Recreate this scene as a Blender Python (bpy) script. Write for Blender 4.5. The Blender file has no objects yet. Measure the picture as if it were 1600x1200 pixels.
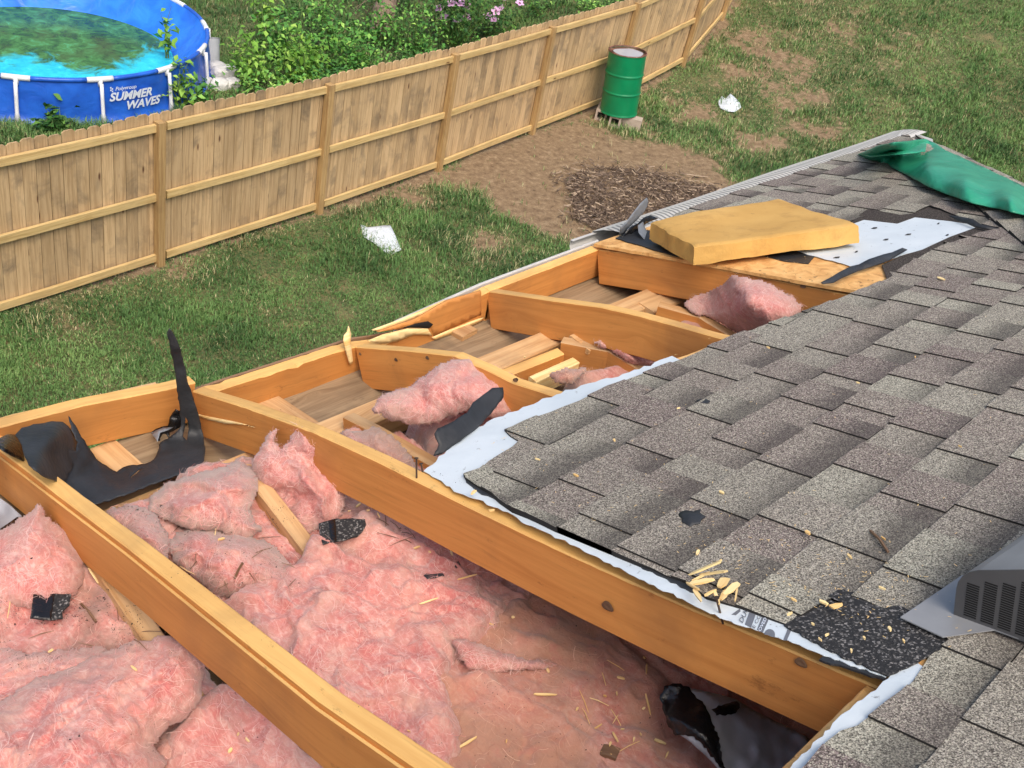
import bpy, bmesh, math, random
import numpy as np
from mathutils import Vector, Matrix
from mathutils.geometry import delaunay_2d_cdt
random.seed(7); RNG = np.random.default_rng(7)
SC = bpy.context.scene; COL = SC.collection
PI = math.pi; rad = math.radians

# ------------------------------------------------------------------ camera
F = 1725.; CZ = 6.78
YAW, PIT, ROL = .92, .6, .2225
_cy, _sy, _cp, _sp = math.cos(YAW), math.sin(YAW), math.cos(PIT), math.sin(PIT)
FW = np.array([_sy*_cp, _cy*_cp, -_sp]); _r = np.array([_cy, -_sy, 0.]); _u = np.cross(_r, FW)
RT = _r*math.cos(ROL)+_u*math.sin(ROL); UP = -_r*math.sin(ROL)+_u*math.cos(ROL)
CAM = np.array([0, 0, CZ])
cd = bpy.data.cameras.new('camera'); cam = bpy.data.objects.new('camera', cd); COL.objects.link(cam)
cd.sensor_width = 36; cd.lens = F/1600*36; cd.clip_start = .05; cd.clip_end = 800
cam.matrix_world = Matrix(((RT[0], UP[0], -FW[0], 0), (RT[1], UP[1], -FW[1], 0), (RT[2], UP[2], -FW[2], CZ), (0, 0, 0, 1)))
SC.camera = cam

# ------------------------------------------------------------------ sky, sun, exposure
SUN_EL, SUN_AZ = 56, 208      # azimuth measured clockwise from +y
w = bpy.data.worlds.new('World'); SC.world = w; w.use_nodes = True
nt = w.node_tree; bg = nt.nodes['Background']
sky = nt.nodes.new('ShaderNodeTexSky'); sky.sky_type = 'NISHITA'; sky.sun_disc = False
sky.sun_elevation = rad(SUN_EL); sky.sun_rotation = rad(SUN_AZ); sky.air_density = 1.; sky.dust_density = 5.; sky.ozone_density = .6
nt.links.new(sky.outputs[0], bg.inputs[0]); bg.inputs[1].default_value = .15
sl = bpy.data.lights.new('sun', 'SUN'); sl.energy = 1.05; sl.angle = rad(40); sl.color = (1, .95, .87)
so = bpy.data.objects.new('sun', sl); COL.objects.link(so)
sd = Vector((math.sin(rad(SUN_AZ))*math.cos(rad(SUN_EL)), math.cos(rad(SUN_AZ))*math.cos(rad(SUN_EL)), math.sin(rad(SUN_EL))))
so.rotation_euler = sd.to_track_quat('Z', 'Y').to_euler(); so.location = (0, 0, 30)
SC.view_settings.view_transform = 'Standard'; SC.view_settings.look = 'None'
SC.view_settings.exposure = .56; SC.view_settings.gamma = 1

# ------------------------------------------------------------------ roof frame and image pixel to world helpers
PR = rad(18.9); TP = math.tan(PR)
O = np.array([1.451, 2.23, CZ-1.966])            # eave point under the main rafter
NS = np.array([0, math.sin(PR), math.cos(PR)]); VD = np.array([0, -math.cos(PR), math.sin(PR)])
def ray(x, y): return FW+RT*(x-800)/F+UP*(600-y)/F
def hit(x, y, n, p):
    d = ray(x, y); return CAM+d*(np.dot(n, np.asarray(p)-CAM)/np.dot(n, d))
def rp(x, y, n=0):                               # image pixel cast onto the roof plane, (u, v)
    P = hit(x, y, NS, O+NS*n)-O; return (P[0], float(P@VD))
def rw(u, v, n=0): return O+np.array([u, 0, 0])+VD*v+NS*n
def gz(x, y, z=0): return hit(x, y, np.array([0, 0, 1.]), (0, 0, z))
def az(x, y, z=0): return gz(x, y, O[2]+z)       # attic level relative to the eave
def yp(x, y, Y): return hit(x, y, np.array([0, 1., 0]), (0, O[1]+Y, 0))
def xp(x, y, X): return hit(x, y, np.array([1., 0, 0]), (O[0]+X, 0, 0))
def Q(u, y, z): return O+np.array([u, y, z])

# ------------------------------------------------------------------ numpy noise
def _h(ix, iy, iz, s):
    n = (ix.astype(np.int64)*374761393+iy.astype(np.int64)*668265263+iz.astype(np.int64)*2147483647+s*974634777) & 0xffffffff
    n = ((n ^ (n >> 13))*1274126177) & 0xffffffff
    n = ((n ^ (n >> 15))*2246822519) & 0xffffffff
    return ((n ^ (n >> 16)) & 0xffffff)/float(0xffffff)*2-1
def vn(P, s=0):
    P = np.asarray(P, float); i = np.floor(P).astype(np.int64); f = P-i; f = f*f*f*(f*(f*6-15)+10)
    r = 0
    for a in (0, 1):
        for b in (0, 1):
            for c in (0, 1):
                wgt = (f[:, 0] if a else 1-f[:, 0])*(f[:, 1] if b else 1-f[:, 1])*(f[:, 2] if c else 1-f[:, 2])
                r = r+wgt*_h(i[:, 0]+a, i[:, 1]+b, i[:, 2]+c, s)
    return r
def fbm(P, s=0, o=4, g=.5):
    r = 0; a = 1; P = np.asarray(P, float); t = 0
    for k in range(o): r = r+a*vn(P*(2**k)+k*17.3, s+k); t += a; a *= g
    return r/t
def ridged(P, s=0, o=3):
    r = 0; a = 1; t = 0
    for k in range(o): r = r+a*(1-np.abs(vn(P*(2**k)+k*9.1, s+k))*2.2); t += a; a *= .5
    return r/t

# ------------------------------------------------------------------ objects
def link(o, parent=None):
    COL.objects.link(o)
    if parent is not None: o.parent = parent
    return o
def tag(o, label=None, cat=None, group=None, kind=None):
    if label: o['label'] = label
    if cat: o['category'] = cat
    if group: o['group'] = group
    if kind: o['kind'] = kind
    return o
def empty(name, loc, label=None, cat=None, group=None):
    o = bpy.data.objects.new(name, None); o.empty_display_size = .1; o.location = Vector(loc); COL.objects.link(o)
    return tag(o, label, cat, group)
def mesh_obj(name, verts, faces, mats, parent=None, uv=None, attrs=None, midx=None, smooth=False, origin=None):
    """verts in world coordinates; the object's origin is put at the parent (or at origin)."""
    V = np.asarray(verts, float)
    if parent is not None: org = np.array(parent['_w']) if '_w' in parent else np.array(parent.location)
    elif origin is not None: org = np.asarray(origin, float)
    else: org = np.array([V[:, 0].mean(), V[:, 1].mean(), V[:, 2].min()])
    me = bpy.data.meshes.new(name)
    V = V-org
    if isinstance(faces, np.ndarray):
        k = faces.shape[1]; m = len(faces)
        me.vertices.add(len(V)); me.vertices.foreach_set('co', V.astype(np.float32).ravel())
        me.loops.add(m*k); me.loops.foreach_set('vertex_index', faces.astype(np.int32).ravel())
        me.polygons.add(m); me.polygons.foreach_set('loop_start', np.arange(0, m*k, k, dtype=np.int32))
        me.update(calc_edges=True); me.validate()
    else:
        me.from_pydata([tuple(v) for v in V], [], [tuple(int(i) for i in f) for f in faces]); me.update()
    for m_ in (mats if isinstance(mats, (list, tuple)) else [mats]): me.materials.append(m_)
    if uv is not None:
        l = me.uv_layers.new(name='UVMap'); l.data.foreach_set('uv', np.asarray(uv, np.float32).ravel())
    if attrs:
        for k_, a in attrs.items():
            a = np.asarray(a, np.float32)
            if a.ndim == 1:
                at = me.attributes.new(k_, 'FLOAT', 'POINT' if len(a) == len(V) else 'FACE'); at.data.foreach_set('value', a)
            else:
                at = me.attributes.new(k_, 'FLOAT_COLOR', 'POINT' if len(a) == len(V) else 'FACE')
                at.data.foreach_set('color', np.c_[a, np.ones(len(a))].astype(np.float32).ravel())
    if midx is not None: me.polygons.foreach_set('material_index', np.asarray(midx, np.int32))
    if smooth: me.polygons.foreach_set('use_smooth', np.ones(len(me.polygons), bool))
    o = bpy.data.objects.new(name, me)
    if parent is None: o.location = Vector(org)
    o['_w'] = [float(x) for x in org]
    return link(o, parent)

# ------------------------------------------------------------------ materials
def srgb(r, g, b):
    return tuple(((c/255)/12.92 if c/255 <= .04045 else ((c/255+.055)/1.055)**2.4) for c in (r, g, b))
class NB:
    def __init__(s, name, rough=.8, metal=0.):
        s.m = bpy.data.materials.new(name); s.m.use_nodes = True; s.t = s.m.node_tree; s.b = s.t.nodes['Principled BSDF']
        s.b.inputs['Roughness'].default_value = rough; s.b.inputs['Metallic'].default_value = metal
    def n(s, typ, **kw):
        nd = s.t.nodes.new(typ)
        for k, v in kw.items(): setattr(nd, k, v)
        return nd
    def put(s, sock, v):
        if v is None: return
        if isinstance(v, bpy.types.NodeSocket): s.t.links.new(v, sock)
        elif isinstance(v, (tuple, list)) and len(v) == 3 and sock.type == 'RGBA': sock.default_value = (*v, 1)
        else: sock.default_value = v
    def coord(s, kind='Object', scale=(1, 1, 1), off=None):
        tc = s.n('ShaderNodeTexCoord'); mp = s.n('ShaderNodeMapping'); s.t.links.new(tc.outputs[kind], mp.inputs[0])
        mp.inputs['Scale'].default_value = scale
        if off is not None: s.put(mp.inputs['Location'], off)
        return mp.outputs[0]
    def noise(s, vec, scale, detail=4, rough=.55, dist=0., out='Fac'):
        nd = s.n('ShaderNodeTexNoise'); s.put(nd.inputs['Vector'], vec); nd.inputs['Scale'].default_value = scale
        nd.inputs['Detail'].default_value = detail; nd.inputs['Roughness'].default_value = rough; nd.inputs['Distortion'].default_value = dist
        return nd.outputs[out]
    def ramp(s, v, stops):
        nd = s.n('ShaderNodeValToRGB'); s.put(nd.inputs[0], v); e = nd.color_ramp.elements
        while len(e) < len(stops): e.new(.5)
        for el, (p, c) in zip(e, stops):
            el.position = p; el.color = (*c, 1) if isinstance(c, (tuple, list)) else (c, c, c, 1)
        return nd.outputs[0]
    def mix(s, f, a, b, bt='MIX'):
        nd = s.n('ShaderNodeMix', data_type='RGBA', blend_type=bt); s.put(nd.inputs[0], f); s.put(nd.inputs[6], a); s.put(nd.inputs[7], b)
        return nd.outputs[2]
    def math(s, op, a, b=None, clamp=False):
        nd = s.n('ShaderNodeMath', operation=op, use_clamp=clamp); s.put(nd.inputs[0], a); s.put(nd.inputs[1], b); return nd.outputs[0]
    def attr(s, name, out='Fac'):
        nd = s.n('ShaderNodeAttribute'); nd.attribute_name = name; return nd.outputs[out]
    def bump(s, h, strength=.3, dist=.01):
        nd = s.n('ShaderNodeBump'); s.put(nd.inputs['Height'], h); nd.inputs['Strength'].default_value = strength
        nd.inputs['Distance'].default_value = dist; s.t.links.new(nd.outputs[0], s.b.inputs['Normal'])
    def col(s, c): s.put(s.b.inputs['Base Color'], c); return s

def sharp(o, deg):
    bm = bmesh.new(); bm.from_mesh(o.data)
    for e in bm.edges:
        if len(e.link_faces) == 2 and e.calc_face_angle(0) > rad(deg): e.smooth = False
    bm.to_mesh(o.data); bm.free(); return o
def simple(name, c, rough=.7, var=.25, scale=8., metal=0., bump=.2, bs=60., spec=None):
    b = NB(name, rough, metal); v = b.coord('Object')
    f = b.noise(v, scale, 5)
    b.col(b.mix(b.ramp(f, [(.3, 0.), (.7, 1.)]), tuple(x*(1-var) for x in c), tuple(min(1, x*(1+var)) for x in c)))
    b.bump(b.noise(v, bs, 4), bump, .004)
    if spec is not None: b.b.inputs['Specular IOR Level'].default_value = spec
    return b.m

def wood(name, lite, dark, knot, grey=None, rough=.65, knots=.5, greyamt=.35, grain=1.):
    """UV in metres: u along the grain, v across"""
    b = NB(name, rough); oi = b.n('ShaderNodeObjectInfo'); rnd = b.math('MULTIPLY', oi.outputs['Random'], 37.)
    cx = b.n('ShaderNodeCombineXYZ'); b.put(cx.inputs[0], rnd); b.put(cx.inputs[1], rnd); b.put(cx.inputs[2], b.math('MULTIPLY', b.attr('tint'), 9.))
    base = b.coord('UV', (1, 1, 1), cx.outputs[0])
    tc = b.n('ShaderNodeVectorMath', operation='MULTIPLY'); b.put(tc.inputs[0], base); tc.inputs[1].default_value = (1.6, 34, 1)
    # knots bend the grain
    vk = b.n('ShaderNodeVectorMath', operation='MULTIPLY'); b.put(vk.inputs[0], base); vk.inputs[1].default_value = (2.1, 7., 1)
    vo = b.n('ShaderNodeTexVoronoi'); b.put(vo.inputs['Vector'], vk.outputs[0]); vo.inputs['Scale'].default_value = 1.
    d = vo.outputs['Distance']
    bend = b.math('DIVIDE', .55, b.math('ADD', b.math('MULTIPLY', d, 6.), .35))
    ad = b.n('ShaderNodeVectorMath', operation='ADD'); b.put(ad.inputs[0], tc.outputs[0])
    cb = b.n('ShaderNodeCombineXYZ'); b.put(cb.inputs[1], b.math('MULTIPLY', bend, 1.6)); b.put(ad.inputs[1], cb.outputs[0])
    g1 = b.noise(ad.outputs[0], 1.1, 6, .6, .35); g2 = b.noise(ad.outputs[0], 4.5, 3, .6)
    g = b.math('ADD', b.math('MULTIPLY', g1, .75), b.math('MULTIPLY', g2, .25))
    mid = tuple((x+y)/2 for x, y in zip(lite, dark))
    c = b.ramp(g, [(.38, dark), (.48, mid), (.56, lite)]) if grain >= 1 else b.mix(grain, mid, b.ramp(g, [(.34, dark), (.47, mid), (.6, lite)]))
    big = b.noise(base, 2.3, 5, .6, .5)
    if grey: c = b.mix(b.math('MULTIPLY', b.ramp(big, [(.5, 0.), (.68, 1.)]), greyamt), c, grey)
    g3 = b.noise(ad.outputs[0], 2.6, 4, .7, .2); c = b.mix(b.ramp(g3, [(.58, 0.), (.68, .16)]), c, knot); c = b.mix(b.ramp(b.noise(b.coord('UV', (1, 2.2, 1), cx.outputs[0]), 9., 7, .8), [(.61, 0.), (.7, .5)]), c, knot)
    kn = b.ramp(d, [(.05, 1.), (.12, 0.)])
    vc = b.n('ShaderNodeSeparateColor'); b.put(vc.inputs[0], vo.outputs['Color'])
    kn = b.math('MULTIPLY', kn, b.math('GREATER_THAN', vc.outputs[0], 1-knots))
    c = b.mix(kn, c, knot)
    ti = b.attr('tint'); c = b.mix(1., c, b.ramp(ti, [(0., .80), (1., 1.12)]), 'MULTIPLY')
    b.col(c); b.bump(g, .25, .003)
    return b.m

MAT = {}
MAT['rafter'] = wood('rafter_pine', srgb(218, 152, 80), srgb(186, 118, 54), srgb(92, 50, 24), srgb(140, 96, 58), knots=.16, greyamt=.45, grain=.6)
MAT['rafter_top'] = wood('rafter_pine_toplit', srgb(236, 190, 114), srgb(214, 160, 88), srgb(90, 55, 25), srgb(150, 112, 70), knots=.1, greyamt=.5, grain=.7)  # paler rafter pine for tops and ends, light on upward faces put into colour
MAT['joist'] = wood('dull_pine', srgb(212, 172, 122), srgb(186, 140, 90), srgb(92, 60, 36), srgb(140, 112, 84), knots=.15, greyamt=.5)
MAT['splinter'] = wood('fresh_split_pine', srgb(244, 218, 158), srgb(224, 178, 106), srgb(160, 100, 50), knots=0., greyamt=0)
MAT['soffit'] = wood('aged_plywood', srgb(158, 136, 106), srgb(126, 104, 78), srgb(70, 52, 36), srgb(92, 78, 62), knots=.1, greyamt=.8)
MAT['picket'] = wood('picket_pine', srgb(199, 170, 129), srgb(172, 142, 102), srgb(96, 62, 40), srgb(132, 114, 90), knots=.75, greyamt=.85)
MAT['rail'] = wood('rail_pine', srgb(212, 184, 128), srgb(186, 154, 98), srgb(110, 76, 42), srgb(150, 124, 88), knots=.15, greyamt=.3)
MAT['post'] = wood('post_pine', srgb(184, 152, 102), srgb(156, 122, 78), srgb(90, 60, 34), srgb(126, 100, 66), knots=.2, greyamt=.4)
MAT['browntrim'] = wood('weathered_trim', srgb(134, 104, 78), srgb(96, 70, 50), srgb(50, 34, 22), knots=0.)
MAT['black'] = simple('roofing_felt', (.022, .024, .027), .58, .45, 10, bump=.7, bs=45)
MAT['black_tar'] = simple('wet_tar', (.008, .008, .009), .22, .3, 30, bump=.8, bs=90)
MAT['greymembrane'] = simple('grey_membrane', (.38, .4, .44), .55, .2, 9, bump=.3, bs=25)
MAT['silver'] = simple('lead_grey_sheet', (.2, .215, .235), .45, .15, 9)
MAT['alu'] = simple('painted_aluminium', (.5, .49, .46), .45, .08, 6, bump=.05)
MAT['nail'] = simple('rusty_nail', (.09, .06, .045), .5, .4, 40, metal=.6)
MAT['ventface'] = simple('vent_plastic', (.075, .075, .078), .5, .1, 8, bump=.1)
MAT['gap_shade_grit'] = simple('gap_shade_and_grit', (.006, .006, .006), .9, .1)  # shade of slots and tear put into the colour; black grit uses it too
MAT['asphalt_edge'] = simple('asphalt_edge', (.012, .011, .01), .9, .2)
MAT['siding'] = simple('pale_siding', (.5, .49, .45), .6, .1, 2)

def m_venthood():
    b = NB('vent_hood_plastic', .42); v = b.coord('Object')
    c = b.ramp(b.noise(v, 7., 5), [(.3, srgb(122, 124, 127)), (.7, srgb(143, 145, 147))])
    c = b.mix(b.ramp(b.noise(v, 11., 6, .6), [(.62, 0.), (.72, .5)]), c, srgb(150, 140, 124)); b.col(c); b.bump(b.noise(v, 30, 4), .08, .003); return b.m
MAT['venthood'] = m_venthood()

def m_white():
    b = NB('white_underlayment', .55); v = b.coord('Object')
    c = b.ramp(b.noise(v, 5., 5), [(.3, (.53, .60, .64)), (.7, (.65, .71, .74))])
    c = b.mix(b.ramp(b.noise(v, 38., 5, .7), [(.64, 0.), (.7, .75)]), c, (.1, .1, .1))
    c = b.mix(b.ramp(b.noise(v, 9., 5, .7), [(.6, 0.), (.72, .3)]), c, (.38, .38, .36))
    b.col(c); b.bump(b.noise(v, 14., 4), .35, .01); return b.m
MAT['white'] = m_white()

def m_shingle(name, dark=1.):
    b = NB(name, .95); b.b.inputs['Specular IOR Level'].default_value = .15
    v = b.coord('Object'); t = b.attr('tint')
    base = b.ramp(t, [(0., srgb(120*dark, 109*dark, 104*dark)), (.35, srgb(131*dark, 122*dark, 114*dark)), (.7, srgb(140*dark, 135*dark, 124*dark)), (1., srgb(152*dark, 149*dark, 135*dark))])
    g = b.noise(v, 340., 2, .8)
    c = b.mix(1., base, b.ramp(g, [(.32, .28), (.47, .8), (.53, 1.1), (.68, 2.3)]), 'MULTIPLY'); c = b.mix(1., c, b.ramp(b.noise(v, 130., 3, .75), [(.36, .78), (.5, 1.), (.64, 1.28)]), 'MULTIPLY')
    vo = b.n('ShaderNodeTexVoronoi'); b.put(vo.inputs['Vector'], v); vo.inputs['Scale'].default_value = 430.
    sep = b.n('ShaderNodeSeparateColor'); b.put(sep.inputs[0], vo.outputs['Color'])
    c = b.mix(b.ramp(sep.outputs[0], [(.8, 0.), (.86, .75)]), c, srgb(196*dark, 190*dark, 172*dark))
    c = b.mix(b.ramp(sep.outputs[1], [(.8, 0.), (.85, .7)]), c, srgb(44, 38, 36))
    # blend of darker granules pressed in along the top of every exposure
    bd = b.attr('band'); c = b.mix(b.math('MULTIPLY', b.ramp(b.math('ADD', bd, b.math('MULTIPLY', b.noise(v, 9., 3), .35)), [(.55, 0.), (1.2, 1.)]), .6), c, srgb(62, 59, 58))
    c = b.mix(b.ramp(b.noise(v, 1.3, 5, .6), [(.45, 0.), (.7, .16)]), c, srgb(70, 62, 56))
    b.col(c); b.bump(g, .9, .002); return b.m
MAT['shingle'] = m_shingle('asphalt_shingle'); MAT['shingle_dark'] = m_shingle('dark_shingle_headlap', .56)

def m_blackgran():
    b = NB('black_granules', .8); v = b.coord('Object'); vo = b.n('ShaderNodeTexVoronoi'); b.put(vo.inputs['Vector'], v); vo.inputs['Scale'].default_value = 280.
    sep = b.n('ShaderNodeSeparateColor'); b.put(sep.inputs[0], vo.outputs['Color'])
    b.col(b.ramp(sep.outputs[0], [(.55, (.014, .014, .015)), (.8, (.05, .048, .046)), (.97, (.22, .21, .2))])); b.bump(b.noise(v, 250, 2), .9, .003); return b.m
MAT['blackgran'] = m_blackgran()

def m_osb(name='osb'):
    b = NB('deck_plywood', .75); v = b.coord('Object', (1, 1, 1)); 
    c = b.ramp(b.noise(v, 14., 6, .65, 1.2), [(.3, srgb(190, 134, 72)), (.5, srgb(224, 172, 104)), (.7, srgb(240, 196, 130))])
    c = b.mix(b.ramp(b.noise(v, 30., 4, .7), [(.62, 0.), (.67, .85)]), c, srgb(96, 60, 30)); b.col(c); b.bump(b.noise(v, 45, 5), .5, .004); return b.m
MAT['deck'] = m_osb()

def m_blade(name, stops):
    b = NB(name, .6); b.col(b.ramp(b.attr('tint'), stops)); b.b.inputs['Specular IOR Level'].default_value = .3; return b.m
def m_pink(name, dirt=.15, tan=0.):
    b = NB(name, .95); b.b.inputs['Specular IOR Level'].default_value = .1
    v = b.coord('Object'); oi = b.n('ShaderNodeObjectInfo')
    n1 = b.noise(v, 3.2, 5, .55, 1.5); n2 = b.noise(v, 13., 6, .6, 2.6); n3 = b.noise(v, 90., 3, .6, 1.)
    c = b.ramp(n1, [(.36, srgb(206, 124, 120)), (.5, srgb(217, 148, 141)), (.64, srgb(224, 176, 166))])
    c = b.mix(b.ramp(n2, [(.5, 0.), (.7, .38)]), c, srgb(240, 208, 202)); st = b.noise(b.coord('Object', (9, 3, 6)), 5., 6, .65, 3.); c = b.mix(b.ramp(st, [(.5, 0.), (.66, .6)]), c, srgb(240, 206, 196)); c = b.mix(b.ramp(st, [(.34, .35), (.46, 0.)]), c, srgb(196, 112, 106))
    c = b.mix(b.ramp(n2, [(.3, .35), (.46, 0.)]), c, srgb(200, 112, 108))
    c = b.mix(b.ramp(n3, [(.52, 0.), (.68, .3)]), c, srgb(246, 222, 214)); c = b.mix(b.ramp(b.noise(v, 3.2, 6, .6, 1.5), [(.46, 0.), (.66, .55)]), c, srgb(208, 160, 146))
    if tan > 0: c = b.mix(b.ramp(b.noise(v, 2.6, 4, .5, .6), [(.3, 0.), (.55, tan)]), c, srgb(182, 138, 112))
    dn = b.noise(v, 5., 6, .65, .8)
    c = b.mix(b.math('MULTIPLY', b.ramp(dn, [(.5, 0.), (.7, 1.)]), dirt), c, srgb(142, 116, 104))
    c = b.mix(b.math('MULTIPLY', b.attr('edge'), min(1, .25+dirt)), c, srgb(182, 160, 150))
    sp = b.noise(v, 170., 2, .6); sm = b.ramp(b.noise(v, 4., 4), [(.5, 0.), (.62, 1.)])
    c = b.mix(b.math('MULTIPLY', b.ramp(sp, [(.7, 0.), (.73, 1.)]), b.math('MULTIPLY', sm, min(1., dirt*2))), c, srgb(50, 38, 34))
    c = b.mix(1., c, (.88, .85, .81), 'MULTIPLY'); c = b.mix(b.ramp(b.noise(v, 7., 6, .62, 2.), [(.56, 0.), (.7, .3)]), c, srgb(190, 104, 100))
    b.col(c); b.bump(b.math('ADD', b.noise(v, 45., 6, .7, 2.), b.math('MULTIPLY', n2, .5)), .5, .009)
    b.b.inputs['Sheen Weight'].default_value = .25; b.b.inputs['Sheen Roughness'].default_value = .5
    return b.m
MAT['pink'] = m_pink('pink_fiberglass', .3); MAT['pink_dirty'] = m_pink('dusty_pink_fiberglass', .75, .15)
MAT['pink_tan'] = m_pink('tan_pink_fiberglass', .4, .75); MAT['pink_grey'] = m_pink('greyed_pink_fiberglass', 1., .5)
def m_fibre():
    b = NB('loose_glass_fibre', .8); b.col(b.ramp(b.attr('tint'), [(0., srgb(206, 132, 128)), (.45, srgb(224, 166, 158)), (.8, srgb(236, 204, 194)), (1., srgb(200, 172, 158))])); return b.m
MAT['fibre'] = m_fibre()
MAT['fibre_tan'] = m_blade('tan_glass_fibre', [(0., srgb(170, 118, 96)), (.5, srgb(204, 156, 134)), (1., srgb(228, 192, 168))])

def m_foam():
    b = NB('yellow_foam', .9); v = b.coord('Object')
    c = b.ramp(b.noise(v, 4., 5, .55), [(.3, srgb(192, 148, 76)), (.7, srgb(208, 166, 94))])
    c = b.mix(b.ramp(b.noise(v, 10., 6, .7), [(.5, 0.), (.7, .5)]), c, srgb(160, 120, 62)); c = b.mix(b.ramp(b.noise(v, 26., 6, .75), [(.62, 0.), (.7, .5)]), c, srgb(120, 92, 56)); b.col(c); b.bump(b.noise(v, 120, 4), .4, .003); return b.m
MAT['foam'] = m_foam()
def m_tarp():
    b = NB('green_vinyl_tarp', .42); v = b.coord('Object')
    c = b.ramp(b.noise(v, 6., 5), [(.3, srgb(30, 132, 100)), (.7, srgb(54, 158, 124))])
    c = b.mix(b.ramp(b.noise(v, 18., 5, .7), [(.6, 0.), (.75, .5)]), c, srgb(130, 180, 160)); b.col(c); b.bump(b.noise(v, 7., 4, .5, 1.), .5, .02); return b.m
MAT['tarp'] = m_tarp()
def m_guard():
    b = NB('perforated_gutter_guard', .5); v = b.coord('UV')
    sx = b.n('ShaderNodeSeparateXYZ'); b.put(sx.inputs[0], v); band = b.ramp(sx.outputs[1], [(.03, 0.), (.035, 1.), (.14, 1.), (.145, 0.)])
    fr = b.math('FRACT', b.math('MULTIPLY', b.math('ADD', sx.outputs[0], b.math('MULTIPLY', sx.outputs[1], -.55)), 34.))
    f = b.math('MULTIPLY', b.ramp(fr, [(.5, 0.), (.6, 1.), (.92, 1.), (1., 0.)]), band)
    b.col(b.mix(f, srgb(206, 202, 192), srgb(128, 126, 120))); b.bump(f, .4, -.004); return b.m
MAT['guard'] = m_guard()

def m_ground():
    b = NB('lawn_soil', 1.); v = b.coord('Object'); d = b.attr('dirt')
    g = b.ramp(b.noise(v, 26., 5, .7), [(.3, srgb(64, 72, 40)), (.5, srgb(92, 98, 58)), (.7, srgb(128, 124, 82))])
    s = b.ramp(b.noise(v, 9., 7, .7), [(.28, srgb(88, 70, 52)), (.43, srgb(130, 107, 80)), (.58, srgb(150, 128, 98)), (.75, srgb(178, 156, 126))])
    s = b.mix(b.ramp(b.noise(v, 60., 4, .7), [(.5, 0.), (.7, .5)]), s, srgb(70, 52, 38))
    st = b.ramp(b.noise(v, 40., 5, .7), [(.35, srgb(120, 104, 70)), (.65, srgb(168, 146, 100))])
    f = b.ramp(b.math('ADD', d, b.math('MULTIPLY', b.math('SUBTRACT', b.noise(v, 9., 8, .78), .5), 1.5)), [(.46, 0.), (.6, 1.)])
    c = b.mix(f, b.mix(b.ramp(b.noise(v, 3., 5), [(.5, 0.), (.7, .5)]), g, st), s)
    b.col(c); b.bump(b.noise(v, 30., 6, .7), .8, .04); return b.m
MAT['ground'] = m_ground()
MAT['grass'] = m_blade('grass_blade', [(0., srgb(58, 88, 46)), (.3, srgb(82, 118, 61)), (.6, srgb(108, 143, 78)), (.82, srgb(136, 162, 96)), (.9, srgb(164, 156, 112)), (1., srgb(190, 180, 140))])
MAT['leaf'] = m_blade('weed_leaf', [(0., srgb(50, 96, 42)), (.4, srgb(80, 136, 58)), (.75, srgb(112, 166, 72)), (1., srgb(158, 198, 96))])
MAT['leafdark'] = m_blade('shrub_leaf', [(0., srgb(34, 68, 30)), (.6, srgb(62, 108, 44)), (1., srgb(104, 146, 62))])
MAT['leaflime'] = m_blade('young_leaf', [(0., srgb(74, 122, 42)), (.6, srgb(118, 164, 60)), (1., srgb(160, 194, 88))])
MAT['stem'] = simple('green_stem', srgb(96, 120, 58), .7, .2)
MAT['bark'] = simple('grey_bark', srgb(128, 110, 94), .9, .35, 18, bump=1., bs=30)
MAT['petal'] = simple('pink_petal', srgb(226, 178, 216), .6, .1, 30)
MAT['petaleye'] = simple('petal_eye', srgb(150, 60, 110), .6, .1, 30)
MAT['twig'] = m_blade('mulch_twig', [(0., srgb(70, 56, 46)), (.6, srgb(118, 100, 84)), (1., srgb(180, 160, 136))])
def m_pool(name, c1, c2, rough=.35):
    b = NB(name, rough); v = b.coord('Object')
    c = b.ramp(b.noise(v, 3., 4, .5, .6), [(.3, c1), (.7, c2)])
    c = b.mix(b.ramp(b.noise(v, 9., 5, .7), [(.6, 0.), (.8, .3)]), c, srgb(60, 84, 110)); b.col(c); b.bump(b.noise(v, 3.5, 4, .5, .8), .45, .05); return b.m
MAT['liner'] = m_pool('blue_pool_vinyl', srgb(28, 78, 176), srgb(40, 104, 210))
MAT['liner_in'] = m_pool('pool_inside_vinyl', srgb(30, 104, 216), srgb(48, 134, 240), .3)
MAT['pvc'] = simple('white_plastic', (.72, .74, .76), .35, .05)
def m_water():
    b = NB('algae_water', .16); b.b.inputs['Specular IOR Level'].default_value = .18; v = b.coord('Object')
    n = b.noise(v, 1.1, 5, .6, .7)
    cy = b.ramp(b.noise(v, 6., 5, .7), [(.3, srgb(20, 166, 200)), (.6, srgb(50, 206, 226)), (.8, srgb(120, 220, 204))])
    al = b.ramp(b.noise(v, 4.5, 7, .72, .6), [(.3, srgb(28, 50, 18)), (.44, srgb(48, 92, 34)), (.56, srgb(72, 126, 54)), (.72, srgb(84, 168, 110))])
    al = b.mix(b.ramp(b.noise(v, 1.7, 4), [(.54, 0.), (.7, .6)]), al, srgb(66, 70, 20))
    f = b.attr('algae'); f = b.ramp(b.math('ADD', f, b.math('MULTIPLY', b.math('SUBTRACT', b.noise(v, 2.6, 7, .65, .8), .5), .75)), [(.42, 0.), (.56, 1.)])
    b.col(b.mix(f, cy, al)); b.bump(b.noise(v, 3., 3), .06, .02); return b.m
MAT['water'] = m_water()
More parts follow.
